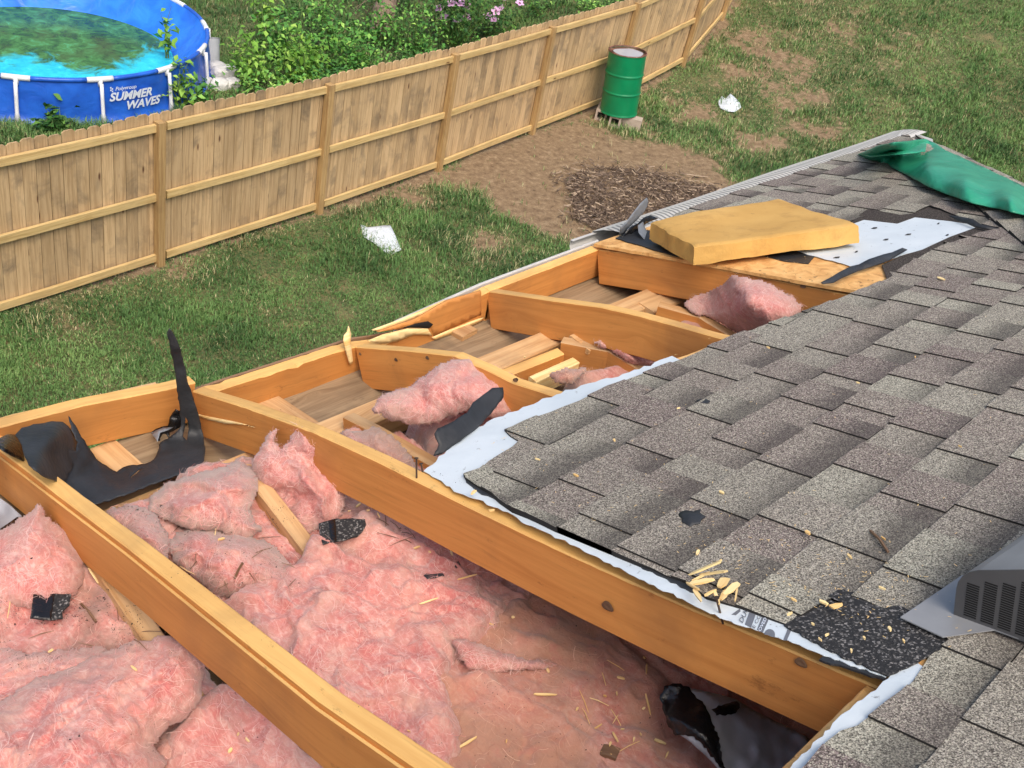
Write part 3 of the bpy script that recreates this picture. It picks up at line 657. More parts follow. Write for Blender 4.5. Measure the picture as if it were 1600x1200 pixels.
def text_mesh(s, size, shear=0., bold=.0):
    c = bpy.data.curves.new('lettering', 'FONT'); c.body = s; c.size = size; c.shear = shear; c.offset = bold; c.extrude = 0; c.resolution_u = 4
    o = bpy.data.objects.new('lettering', c); COL.objects.link(o); bpy.context.view_layer.update()
    me = o.evaluated_get(bpy.context.evaluated_depsgraph_get()).to_mesh()
    v = np.array([tuple(q.co) for q in me.vertices]); f = [tuple(p.vertices) for p in me.polygons]
    o.to_mesh_clear(); bpy.data.objects.remove(o); bpy.data.curves.remove(c); return v, f
def pool_text(s, size, a0, z0, shear, bold):
    v, f = text_mesh(s, size, shear, bold)
    W = []
    for x, y, _ in v: a = rad(a0)+x/POOLR; W.append(pc+np.array([math.cos(a)*(POOLR+.068), math.sin(a)*(POOLR+.068), z0+y]))
    mesh_obj('lettering', W, f, MAT['logo'], pool)
pool_text('SUMMER', .165, -97, .31, .25, .006); pool_text('WAVES', .165, -91.5, .165, .25, .006); pool_text('Polygroup', .075, -95, .455, .25, .001)
mb = MB()
for dx, dz in ((0, .03), (.022, .012), (0, -.006), (.022, -.024)): a = rad(-96.4)+dx/POOLR; mb.box(pc+np.array([math.cos(a)*(POOLR+.067), math.sin(a)*(POOLR+.067), .47+dz]), .018, .006, .02)
mb.obj('emblem', MAT['logo'], pool)

# ------------------------------------------------------------------ plants behind the fence
def stem_pts(b, top, bend, rng):
    q = np.linspace(0, 1, 6)[:, None]; off = np.array([rng.normal(0, bend), rng.normal(0, bend), 0]); return b+(top-b)*q+off*np.sin(q*PI)
def plant(name, label, cat, base, h, r, nst, nleaf, size, mat, seed, flowers=0, group=None, top_bias=.0):
    rng = np.random.default_rng(seed); base = np.asarray(base, float); root = empty(name, base, label, cat, group); root['_w'] = [float(x) for x in base]
    mb = MB(); C = []
    for i in range(nst):
        a = rng.uniform(0, 2*PI); t = base+np.array([math.cos(a), math.sin(a), 0])*r*rng.uniform(.15, 1)+np.array([0, 0, h*rng.uniform(.6, 1.05)])
        p = stem_pts(base+rng.normal(0, r*.12, 3)*[1, 1, 0], t, r*.25, rng); mb.tube(p, np.linspace(.009+.004*h, .003, 6), 5)
        for j in range(nleaf//nst):
            s = rng.uniform(.12, 1.)**(.7); q = s*5; i0 = min(4, int(q)); C.append(p[i0]+(p[i0+1]-p[i0])*(q-i0)+rng.normal(0, .05+r*.16*s, 3))
    mb.obj('stem', MAT['stem'], root)
    V, Fa, T_ = leaves(np.array(C), size, rng); mesh_obj('foliage', V, Fa, mat, root, attrs={'tint': T_})
    for i in range(flowers):
        c = C[rng.integers(len(C))]; c = base+(c-base)*1.08; c[2] += .05; nn = (CAM-c); nn /= np.linalg.norm(nn); nn = nn*.6+np.array([0, 0, .5])+rng.normal(0, .3, 3); nn /= np.linalg.norm(nn)
        s1 = np.cross(nn, [0, 0, 1.]); s1 /= np.linalg.norm(s1); s2 = np.cross(nn, s1); fm = MB()
        for k in range(5):
            a = 2*PI*k/5; d = s1*math.cos(a)+s2*math.sin(a); e = np.cross(nn, d); R_ = .09
            fm.add([c, c+d*R_*.5+e*R_*.38+nn*.012, c+d*R_+e*R_*.2+nn*.022, c+d*R_-e*R_*.2+nn*.022, c+d*R_*.5-e*R_*.38+nn*.012], [(0, 1, 2, 3, 4)])
            fm.add([c+nn*.006, c+d*R_*.26+e*R_*.12+nn*.01, c+d*R_*.26-e*R_*.12+nn*.01], [(0, 1, 2)], 1)
        fm.tube([c, c+nn*.03], [.006, .004], 5)
        fm.obj('flower', [MAT['petal'], MAT['petaleye']], root)
    return root
plant('hibiscus_shrub', 'dark green hibiscus shrub with pink blossoms behind the fence, beside the grey tree', 'shrub', gt(705, 75), 1.35, .75, 22, 1700, .075, MAT['leafdark'], 11, 14)
plant('hibiscus_shrub', 'low dark hibiscus shrub with few blossoms, right of the larger flowering shrub', 'shrub', gt(765, 62), 1.0, .7, 16, 900, .07, MAT['leafdark'], 12, 6)
for i, (px, py, h, r_, nl, sz, mt, lb) in enumerate([
    (412, 65, 1.1, .28, 130, .12, 'leaflime', 'tall lime green young plant standing alone on the grass right of the pool'),
    (455, 100, .9, .5, 420, .11, 'leaf', 'bushy bright green weed standing right of the tall lime plant'),
    (392, 132, .7, .4, 260, .11, 'leaflime', 'broad leaved lime green weed beside the white rocks'),
    (520, 80, 1.1, .5, 420, .09, 'leaf', 'leafy green weed with upright tips in the middle of the weeds'),
    (545, 118, .7, .5, 420, .1, 'leaf', 'bright green weed close against the fence, below the grey tree'),
    (480, 132, .75, .5, 420, .12, 'leaflime', 'yellow green weed pressed against the fence between pool and tree'),
    (655, 85, .9, .4, 360, .08, 'leaf', 'mid green weed growing left of the hibiscus shrub'),
    (590, 75, .9, .4, 380, .09, 'leaf', 'soft green weed at the foot of the grey tree'),
    (845, 25, .5, .5, 300, .07, 'leafdark', 'low dark weed behind the fence above its fourth post'),
    (288, 165, .7, .25, 90, .12, 'leaflime', 'spindly vine with large leaves climbing between pool and fence'),
    (318, 172, .5, .25, 90, .12, 'leaf', 'leafy vine touching the dog-eared pickets right of the pool'),
    (85, 205, .25, .3, 120, .14, 'leafdark', 'low broad leaved weed under the pool wall behind the pickets')]):
    plant('weed_plant', lb, 'weed', gt(px, py), h, r_, 9, nl, sz, MAT[mt], 60+i, group='weeds behind the fence')
plant('pool_sapling', 'small leafy sapling sticking up from the pool beside its right rim', 'sapling', gz(262, 92, .12), .85, .16, 3, 34, .15, MAT['leaflime'], 90)
n = 13000; P = screen_pts(90000, 300, 1000, -40, 220, RNG); fy = fence_y(P[:, 0]); dd = P[:, 1]-fy
m_ = fbm(np.c_[P[:, :2]*.8, P[:, 2]*0], 77, 3); ok = (dd > .12) & (dd < 5.5+m_*3) & (np.hypot(P[:, 0]-POOLC[0], P[:, 1]-POOLC[1]) > POOLR+.45) & (P[:, 0] > 8.6) & (m_ > -.32+(P[:, 0] > 15)*.35) & (RNG.uniform(0, 1, len(P)) < 1.0-dd/6)
P = P[ok][:n]; hh = (.18+.45*np.clip(fbm(np.c_[P[:, :2]*1.6, P[:, 2]*0], 78, 3)+.3, 0, 1)); P = P+np.c_[np.zeros((len(P), 2)), RNG.uniform(.02, 1, len(P))*hh]
V, Fa, T_ = leaves(P, .07, RNG); T_ = np.clip(T_+np.repeat(fbm(P*[.9, .9, .1], 79, 3), 4)*.6, 0, 1)
tag(mesh_obj('weed_cover', V, Fa, MAT['leaf'], attrs={'tint': T_}), 'dense low green weeds filling the ground behind the fence', 'weeds', kind='stuff')
# grey tree, only its lower trunk reaches the picture
b_ = gt(588, 58); tr = empty('grey_tree', b_, 'leaning grey shaggy tree trunk among the weeds behind the fence', 'tree'); tr['_w'] = [float(x) for x in b_]
tp_ = b_+np.array([1.3, 1.1, 2.6]); rng = np.random.default_rng(4); q = np.linspace(0, 1, 12)[:, None]
P = b_-[0, 0, .1]+(tp_-b_)*q+np.c_[np.sin(q*3)*.1, np.cos(q*4)*.05-.05, 0*q]; mb = MB().tube(P, np.linspace(.2, .12, 12)+rng.uniform(-.02, .03, 12), 12); mb.obj('trunk', MAT['bark'], tr)
for i in range(5):
    p0 = P[4+i]; e = p0+np.array([rng.normal(0, .9), rng.normal(0, .9), rng.uniform(.8, 1.6)]); MB().tube(stem_pts(p0, e, .2, rng), np.linspace(.07, .015, 6), 7).obj('limb', MAT['bark'], tr)
C = np.array([tp_+[0, 0, 1.2]+rng.normal(0, 1, 3)*[1.1, 1.1, .55] for _ in range(2600)]); C = C[C[:, 2] > b_[2]+2.6]
V, Fa, T_ = leaves(C, .11, rng); mesh_obj('crown', V, Fa, MAT['leafdark'], tr, attrs={'tint': T_})
mb = MB()
for i in range(60):
    p0 = P[rng.integers(1, 8)]+rng.normal(0, .15, 3); mb.tube(stem_pts(p0, p0+np.array([rng.normal(0, .3), rng.normal(0, .3), -rng.uniform(.2, .7)]), .05, rng), [.005]*6, 4)
mb.obj('dead_vine', MAT['bark'], tr)

# ------------------------------------------------------------------ rocks and bucket by the pool
def rock(label, c, s, seed, name='rock', mat='rock', cat='rock', group='pale rocks beside the pool'):
    bm = bmesh.new(); bmesh.ops.create_icosphere(bm, subdivisions=3, radius=1); V = np.array([tuple(v.co) for v in bm.verts]); f = [[v.index for v in q.verts] for q in bm.faces]; bm.free()
    V = V*(1+.25*fbm(V*1.3, seed, 3)[:, None]); V = np.sign(V)*np.abs(V)**.85; V = V*np.array(s)+np.asarray(c)+[0, 0, s[2]*.6]
    return tag(mesh_obj(name, V, f, MAT[mat]), label, cat, group)
for i, (px, py, s, lb) in enumerate([(338, 112, .17, 'pale rock nearest the grey bucket, at the back of the rock pile'), (352, 122, .22, 'largest white rock, in the middle of the rock pile by the pool'), (343, 138, .17, 'flat white rock in front of the rock pile, just above the fence top'), (362, 136, .15, 'small white rock at the right end of the pile'), (322, 132, .12, 'small grey rock between the pool wall and the pile')]):
    rock(lb, gt(px, py), (s, s*.75, s*.6), 30+i)
b_ = gt(331, 104); bk = empty('grey_bucket', b_, 'tilted grey plastic bucket leaning on the outside of the pool', 'bucket'); bk['_w'] = [float(x) for x in b_]
ax = np.array([.05, .25, .45]); ax /= np.linalg.norm(ax)
MB().tube([b_+ax*t for t in (0.02, .1, .2, .3, .4, .42)], [.13, .14, .155, .17, .19, .205], 24).obj('pail', MAT['cyl_grey'], bk, smooth=False)
MB().tube([b_+ax*.421, b_+ax*.427], [.185, .18], 24).obj('opening', MAT['venthood'], bk)

# ================================================================== DRUM ON BLOCKS
d0 = gz(966, 174, .2); dxy = d0[:2]/np.linalg.norm(d0[:2])
dr = empty('steel_drum', (d0[0], d0[1], .2), 'tall green steel drum with a rusty wet lid standing on concrete blocks', 'drum'); dr['_w'] = [float(d0[0]), float(d0[1]), .2]
axd = np.array(RT); axd[2] = 0; axd /= np.linalg.norm(axd); up_ = np.array([0, 0, 1.])-axd*.085+np.array([dxy[0], dxy[1], 0])*.03; up_ /= np.linalg.norm(up_)
H, R0 = 1.03, .315; prof = []
for z in np.linspace(0, H, 84):
    r_ = R0
    for zr in (.36*H, .66*H): r_ += .014*math.exp(-((z-zr)/.013)**2)
    if z < .02 or z > H-.02: r_ += .009
    prof.append((z, r_))
s1 = np.cross(up_, [1, 0, 0]); s1 /= np.linalg.norm(s1); s2 = np.cross(up_, s1); base = np.array([d0[0], d0[1], .2])
def rev(name, prof, mat, parent, base, up, seg=64, smooth=True):
    a = np.cross(up, [1, 0, 0]); a /= np.linalg.norm(a); b = np.cross(up, a); m = len(prof)
    V = [base+up*z+(a*math.cos(t)+b*math.sin(t))*r_ for t in np.linspace(0, 2*PI, seg, endpoint=False) for z, r_ in prof]
    Fs = [(i*m+j, i*m+j+1, ((i+1) % seg)*m+j+1, ((i+1) % seg)*m+j) for i in range(seg) for j in range(m-1)]
    return mesh_obj(name, V, Fs, mat, parent, smooth=smooth)
rev('drum_body', prof+[(H, R0-.006), (H-.02, R0-.008)], MAT['drum'], dr, base, up_)
rev('rim', [(H-.004, R0+.012), (H+.008, R0+.01), (H+.01, R0), (H+.006, R0-.01), (H-.012, R0-.012)], MAT['rust'], dr, base, up_)
lid = rev('lid', [(H-.02, R0-.005), (H-.022, .2), (H-.024, .001)], MAT['rust'], dr, base, up_)
ctr = base+up_*(H-.018)+axd*.025; V = [ctr+(s1*math.cos(t)*(.24+.03*math.sin(3*t))+s2*math.sin(t)*(.26+.02*math.cos(2*t))) for t in np.linspace(0, 2*PI, 40, endpoint=False)]
mesh_obj('rainwater', V+[ctr], [(i, (i+1) % 40, 40) for i in range(40)], MAT['puddle'], dr)
fd = np.array([dxy[1]*.0+.82, -.57, 0]); fd = axd*.93+np.array([dxy[0], dxy[1], 0])*-.2; fd /= np.linalg.norm(fd); gd = np.array([-fd[1], fd[0], 0])
def block(label, off, mat='block', holes=True, rot=0.):
    c = np.array([d0[0], d0[1], 0])+fd*off[0]+gd*off[1]; bb = empty('concrete_block', c, label, 'block', 'blocks under the drum'); bb['_w'] = [float(x) for x in c]
    a = rot; f_ = fd*math.cos(a)+gd*math.sin(a); g_ = -fd*math.sin(a)+gd*math.cos(a); Rm = np.stack([f_, g_, [0, 0, 1]], 1)
    V = []; mb = MB(); w_, l_, h_ = .2, .4, .19; t_ = .035
    for sx in (-1, 1): mb.box(c+f_*sx*(w_/2-t_/2)+[0, 0, .005+h_/2], t_, l_, h_, Rm)
    for sz in (0, 1): mb.box(c+[0, 0, .005+t_/2+sz*(h_-t_)], w_-2*t_-.002, l_-.001, t_, Rm)
    mb.box(c+[0, 0, .005+h_/2], w_-2*t_-.002, t_, h_-2*t_-.001, Rm)
    mb.obj('web', MAT[mat], bb); hm = MB()
    for sy in (-1, 1): MB().box(c+g_*sy*(l_/4)+[0, 0, .005+h_/2], w_-2*t_-.01, .02, h_-2*t_-.006, Rm).obj('hollow_shade', MAT['hole'], bb)  # dark panel painted in for the shade inside each cavity
block('cinder block with two open hollows sticking out at the right under the green drum', (.24, -.08), rot=PI/2)
block('middle cinder block in shade under the green drum', (.0, -.08)); block('left cinder block under the green drum nearest the fence', (-.26, .04))

# ------------------------------------------------------------------ scraps on the lawn
def lawn_scrap(name, outline, lifts, label, hz=.05, **kw):
    ctrl = [(x, y, gt(x, y)+np.array([0, 0, l+.07])) for x, y, l in lifts]; return sheet(name, outline, ctrl, MAT['paper'], .002, label=label, cat='scrap', step=3, **kw)
s_ = lawn_scrap('white_scrap', [(563, 350), (575, 355), (600, 352), (610, 352), (618, 368), (627, 390), (612, 398), (600, 393), (585, 380), (568, 370)], [(563, 350, .02), (610, 352, .12), (627, 390, .02), (612, 398, .01), (585, 380, .02), (600, 370, .13), (568, 370, .02)], 'folded white membrane scrap lying on the grass below the fence')
s_ = lawn_scrap('white_scrap', [(1122, 158), (1128, 150), (1134, 154), (1141, 146), (1148, 152), (1156, 160), (1158, 168), (1148, 175), (1136, 174), (1124, 168)], [(1122, 158, .05), (1134, 156, .12), (1141, 146, .22), (1156, 160, .06), (1148, 175, .01), (1136, 174, .01), (1140, 162, .2), (1124, 168, .02)], 'crumpled white membrane scrap on the patchy lawn right of the drum', noise=.05, nscale=9)

# ================================================================== HOUSE
H0 = [float(O[0]), float(O[1]), 0.]
ho = empty('house', H0, 'single storey house with a torn open grey shingle roof showing rafters and pink insulation', 'house'); ho['_w'] = H0
WOODM = [MAT['rafter'], MAT['rafter_top']]
def raf(path, seed, chip=.006, **kw): return beam('rafter', [rw(*p) for p in path], .04, .142, WOODM, ho, up=NS, chip=chip, seed=seed, **kw)
raf([(-.575, .03, .06), (-.577, .25, .048), (-.577, .45, .03), (-.585, .75, .02), (-.6, 1.05, .012), (-.61, 1.43, -.013), (-.61, 2.085, -.02)], 1, .0025)
beam('sister_board', [rw(u-.0235, v, n-.012) for u, v, n in [(-.575, .03, .06), (-.577, .45, .03), (-.585, .75, .02), (-.6, 1.05, .012), (-.61, 1.43, -.013), (-.61, 2.085, -.02)]], .007, .128, WOODM, ho, up=NS, chip=.0, seed=3)
raf([(0, .03, -.002), (0, .3, .017), (0, .6, .028), (0, .85, .020), (0, 1.15, .001), (0, 1.45, -.012), (0, 1.75, -.017), (0, 2.1, -.014), (0, 2.3, -.012)], 2, .004)
raf([(.6096, .0, -.058), (.6096, .273, -.013), (.6096, .476, .015), (.6096, .608, .001), (.6096, .708, -.015), (.6096, .95, -.017), (.6096, 1.6, -.017)], 5, .004)
raf([(1.219, .0, -.027), (1.219, .278, -.009), (1.219, .534, .01), (1.219, .691, .010), (1.219, .84, .004), (1.219, 1.0, -.003), (1.219, 1.15, -.016), (1.219, 1.7, -.016)], 6, .005)
raf([(1.829, .01, -.012), (1.829, .253, -.003), (1.829, .45, -.003), (1.829, .782, -.006), (1.829, 1.074, -.011), (1.829, 1.8, -.012)], 7, .004)
beam('header', [rw(-.024, 2.112, -.016), rw(-.7, 2.105, -.018), rw(-1.5, 2.1, -.018)], .042, .14, [MAT['deck'], MAT['deck']], ho, up=NS, chip=.006, seed=8)
beam('sub_fascia', [Q(-2.4, -.001, .2), Q(-.56, -.001, .098), Q(-.34, -.001, .078), Q(-.1, -.001, .037), Q(-.004, -.001, .026)], .038, .14, WOODM, ho, chip=.004, seed=11)
beam('sub_fascia', [Q(.0, -.001, -.028), Q(.26, -.001, -.04), Q(.56, -.001, -.048), Q(.72, -.001, -.085), Q(.9, -.001, -.085), Q(1.0, -.001, -.05), Q(1.2, -.001, -.02)], .038, .125, WOODM, ho, chip=.02, seed=12)
beam('sub_fascia', [Q(1.202, -.001, -.02), Q(1.83, -.001, -.006), Q(4.5, -.001, -.012)], .038, .135, WOODM, ho, chip=.006, seed=13)
beam('fascia_trim', [Q(-2.4, .03, .185), Q(-.5, .03, .08), Q(-.1, .03, .03)], .012, .15, [MAT['alu'], MAT['joist']], ho, seed=14)
beam('fascia_trim', [Q(-.05, .027, -.03), Q(.3, .027, -.042), Q(.6, .027, -.05), Q(.78, .027, -.085)], .009, .15, [MAT['browntrim'], MAT['browntrim']], ho, chip=.012, seed=15)
beam('fascia_trim', [Q(.8, .03, -.05), Q(1.2, .03, -.015), Q(1.86, .03, .0)], .012, .14, [MAT['alu'], MAT['alu']], ho, seed=16)
beam('fascia_trim', [Q(4.56, .01, -.01), Q(4.56, -4.0, -.01), Q(4.56, -9., -.01)], .02, .16, [MAT['alu'], MAT['alu']], ho, seed=17)
beam('soffit_panel', [Q(-3, -.17, -.02), Q(-.55, -.17, -.075), Q(-.1, -.17, -.10), Q(.03, -.17, -.150), Q(.4, -.165, -.16), Q(1., -.165, -.150), Q(4.5, -.165, -.148)], .33, .012, [MAT['soffit'], MAT['soffit']], ho, seed=18, tint=.4)
beam('top_plate', [Q(-3, -.325, -.045), Q(4.4, -.325, -.045)], .09, .09, [MAT['joist'], MAT['joist']], ho, seed=19, tint=.6)
def lie(name, a, b, z, w_, d_, seed, mats=None, **kw):
    A, B = az(*a, z) if not isinstance(z, tuple) else az(*a, z[0]), az(*b, z) if not isinstance(z, tuple) else az(*b, z[1])
    return beam(name, [A, B], w_, d_, mats or [MAT['joist'], MAT['joist']], ho, seed=seed, **kw)
lie('lookout', (405, 616), (525, 695), -.138, .085, .02, 20); lie('lookout', (158, 694), (212, 742), -.083, .085, .02, 21); lie('lookout', (700, 500), (735, 520), -.13, .085, .038, 22)
lie('lookout', (1010, 480), (1075, 455), -.04, .08, .03, 23)
JM = [MAT['joist'], MAT['joist']]
beam('ceiling_joist', [az(380, 724, .05), az(410, 758, .075), az(489, 860, .075), az(560, 950, .04)], .042, .14, JM, ho, chip=.004, seed=31)
beam('ceiling_joist', [az(120, 825, .05), az(143, 853, .075), az(243, 1000, .075), az(330, 1130, .04)], .045, .14, JM, ho, chip=.004, seed=32)
beam('ceiling_joist', [az(545, 648, -.0), az(585, 668, .035), az(680, 722, .035), az(760, 768, .03)], .042, .14, WOODM[:1]+[MAT['joist']], ho, chip=.002, seed=33)
beam('ceiling_joist', [az(879, 530, .02), az(955, 545, .045), az(1010, 578, .045), az(1080, 620, .04)], .042, .14, WOODM[:1]+[MAT['joist']], ho, chip=.002, seed=34)
beam('ceiling_joist', [az(1030, 474, .02), az(1095, 492, .03), az(1150, 525, .03)], .042, .14, WOODM[:1]+[MAT['joist']], ho, chip=.002, seed=35)
beam('wall_blocking', [az(775, 588, -.03), az(876, 548, -.0)], .04, .09, WOODM, ho, up=(0, 0, 1), seed=36)
beam('wall_blocking', [az(832, 592, -.02), az(900, 562, -.01)], .035, .07, [MAT['splinter'], MAT['splinter']], ho, seed=37)
lie('wall_blocking', (905, 535), (980, 512), .03, .1, .02, 38); lie('wall_blocking', (820, 640), (800, 612), .06, .04, .09, 39)
flat_poly('ceiling_board', [Q(-8, -.32, -.145), Q(4.2, -.32, -.145), Q(4.2, -8.7, -.145), Q(-8, -8.7, -.145)], MAT['soffit'], (0, 0, 1), .012, ho)
mb = MB(); zt = O[2]-.18
for a, b in (((-8, -.33), (4.2, -.33)), ((4.2, -.33), (4.2, -8.7)), ((4.2, -8.7), (-8, -8.7)), ((-8, -8.7), (-8, -.33))):
    A = np.array([O[0]+a[0], O[1]+a[1], 0]); B = np.array([O[0]+b[0], O[1]+b[1], 0]); L = np.linalg.norm(B-A); d = (B-A)/L; nrm = np.array([d[1], -d[0], 0]); k = int(zt/.1)
    for i in range(k): mb.box((A+B)/2+np.array([0, 0, (i+.5)*zt/k]), L, .12, zt/k-.006, np.stack([d, -nrm, [0, 0, 1]], 1))
mb.obj('outer_wall', MAT['siding'], ho)
# far slope behind the ridge, out of the picture but part of the house
flat_poly('rear_slope', [Q(-8, -4.5, 1.52), Q(-1.43, -4.5, 1.52), Q(4.55, -9, -.02), Q(-8, -9, -.02)], MAT['shingle'], (0, -.32, .94), .03, ho)
flat_poly('gable_wall', [Q(-7.99, -.33, -.1), Q(-7.99, -8.6, -.1), Q(-7.99, -4.5, 1.45)], MAT['siding'], (-1, 0, 0), .05, ho)

# deck
deck = [(1.80, .0), (4.5, .0), (4.5-1.258*.5, .5), (-1.43, 4.75), (-8, 4.75), (-8, 0), (-1.55, 0), (-1.55, 2.135), (0.022, 2.135), (.022, .97), (.62, .955), (1.26, 1.06), (1.80, 1.14)]
deck = rough_poly([(a, b) for a, b in deck], .06, .004, 3)
flat_poly('roof_deck', [rw(u, v, .012) for u, v in deck], MAT['deck'], NS, .012, ho)
# splintered underside ply left on the main rafter
beam('splintered_ply', [rw(.026, .98, -.002), rw(.024, 1.5, -.008), rw(.022, 2.06, -.006)], .022, .012, [MAT['deck'], MAT['splinter']], ho, up=NS, chip=.012, seed=41)

# underlayment
def plate(name, px, n, mat, thick=.0012, rag=0, seed=1, parent=ho, rstep=8, **kw):
    q = rough_poly(px, rstep, rag, seed) if rag else px
    return flat_poly(name, [rw(*rp(x, y, n), n) for x, y in q], mat, NS, thick, parent, **kw)
u1 = plate('underlayment', [(1050, 556), (999, 577), (930, 597), (908, 602), (817, 636), (732, 673), (662, 736), (717, 770), (777, 793), (830, 821), (897, 852), (982, 896), (1066, 935), (1124, 965), (1157, 977), (1222, 999), (1296, 1026), (1384, 1058), (1426, 1024), (1440, 1005), (1300, 950), (1100, 880), (900, 800), (850, 720), (880, 660), (1000, 605), (1070, 565)], .0155, MAT['white'], rag=2.2, seed=5)
plate('underlayment', [(1388, 1060), (1320, 1113), (1236, 1198), (1150, 1260), (1300, 1240), (1400, 1120), (1450, 1050), (1426, 1024)], .0158, MAT['white'], rag=2.5, seed=6)
plate('underlayment', [(1336, 348), (1350, 343), (1402, 349), (1430, 339), (1484, 345), (1511, 349), (1526, 355), (1484, 370), (1441, 390), (1406, 400), (1357, 417), (1329, 416), (1300, 407), (1262, 398), (1240, 388), (1290, 355), (1330, 351)], .0175, MAT['white'], rag=.8, seed=7)
plate('headlap_strip', [(1325, 352), (1345, 334), (1363, 322), (1440, 318), (1500, 332), (1545, 350), (1526, 356), (1511, 349), (1484, 345), (1430, 339), (1402, 349), (1350, 343)], .019, MAT['shingle_dark'], .003)
plate('headlap_strip', [(1526, 355), (1484, 370), (1441, 390), (1406, 400), (1378, 414), (1386, 436), (1420, 425), (1480, 392), (1575, 356)], .0192, MAT['shingle_dark'], .003)
plate('headlap_strip', [(1225, 976), (1270, 948), (1313, 920), (1345, 928), (1400, 945), (1440, 960), (1478, 980), (1482, 1005), (1440, 1030), (1386, 1055), (1300, 1018)], .0195, MAT['blackgran'], .003, rag=2, seed=12)
plate('felt_strip', [(1195, 400), (1240, 388), (1275, 398), (1263, 412), (1225, 408)], .015, MAT['black'], .002)
plate('felt_strip', [(962, 372), (985, 379), (1015, 388), (1050, 398), (1095, 404), (1100, 385), (1040, 362), (1005, 358), (978, 362)], .0175, MAT['black'], .003, rag=1, seed=13)
plate('felt_strip', [(728, 752), (735, 748), (790, 784), (850, 810), (930, 842), (1000, 878), (1075, 912), (1110, 934), (1070, 918), (990, 880), (905, 837), (838, 810), (784, 786), (745, 766)], .0188, MAT['black'], .004, rag=2, seed=14)
plate('felt_strip', [(1290, 1022), (1340, 1040), (1384, 1058), (1384, 1063), (1330, 1045), (1280, 1030)], .0142, MAT['black'], .004, rag=1.5, seed=15)
# printing on the exposed underlayment strip: letters read along the eave direction
def print_text(s, a, b, c, mat, n=.0172, bold=.01):
    v, f = text_mesh(s, 1., 0, bold); A, B, C_ = (np.array(rp(*q, n)) for q in (a, b, c)); w_ = v[:, 0].max()-v[:, 0].min(); h_ = v[:, 1].max()-v[:, 1].min()
    return mesh_obj('lettering', [rw(*(A+(B-A)*(x-v[:, 0].min())/w_+(C_-A)*(y-v[:, 1].min())/h_), n) for x, y, _ in v], f, mat, ho)
def print_bar(px, n=.0162): o = plate('printed_bar', px, n, MAT['ink'], .0003); return o
LT = []
Z = lambda x, y: (1130+x/8.57, 920+y/8.57)
LT.append(print_text('DUO', Z(262, 462), Z(352, 262), Z(212, 420), MAT['ink'])); LT.append(print_bar([Z(368, 262), Z(452, 300), Z(372, 520), Z(290, 476)]))
LT.append(print_text('E CO', Z(425, 532), Z(512, 360), Z(385, 508), MAT['ink'])); LT.append(print_bar([Z(522, 368), Z(612, 402), Z(532, 585), Z(452, 545)]))
LT.append(print_text('OVED', Z(500, 572), Z(585, 400), Z(466, 548), MAT['logo'], .0176)); LT.append(print_bar([Z(872, 515), Z(915, 545), Z(852, 690), Z(805, 690)]))
LT.append(print_bar([Z(110, 345), Z(225, 262), Z(232, 300), Z(170, 352)]))
c_ = [Z(622+72*math.cos(t), 610+72*math.sin(t)) for t in np.linspace(-PI, 0, 10)]+[Z(690, 648), Z(600, 618)]; LT.append(print_bar(c_))
for o in LT:
    w0 = np.array(u1['_w'])-np.array(ho['_w']); o.parent = u1; org = np.array(ho['_w'])-np.array(u1['_w'])
    for vv in o.data.vertices: vv.co = vv.co+Vector(org)
# every part mesh hangs at its thing's origin, so the sub-part needs no offset of its own

# ------------------------------------------------------------------ shingles
def clip(poly, u0, u1_, v0, v1_):
    def cl(P, f, ip):
        out = []
        for i in range(len(P)):
            a, b = P[i-1], P[i]; fa, fb_ = f(a), f(b)
            if fa >= 0 and fb_ >= 0: out.append(b)
            elif fa >= 0 > fb_ or fa < 0 <= fb_:
                t = fa/(fa-fb_); q = (a[0]+(b[0]-a[0])*t, a[1]+(b[1]-a[1])*t); out.append(q)
                if fb_ >= 0: out.append(b)
        return out
    P = poly
    for f in (lambda p: p[0]-u0, lambda p: u1_-p[0], lambda p: p[1]-v0, lambda p: v1_-p[1]):
        P = cl(P, f, None)
        if len(P) < 3: return []
    o = [P[0]]
    for p in P[1:]:
        if abs(p[0]-o[-1][0])+abs(p[1]-o[-1][1]) > 1e-5: o.append(p)
    if abs(o[0][0]-o[-1][0])+abs(o[0][1]-o[-1][1]) < 1e-5: o.pop()
    return o if len(o) > 2 else []
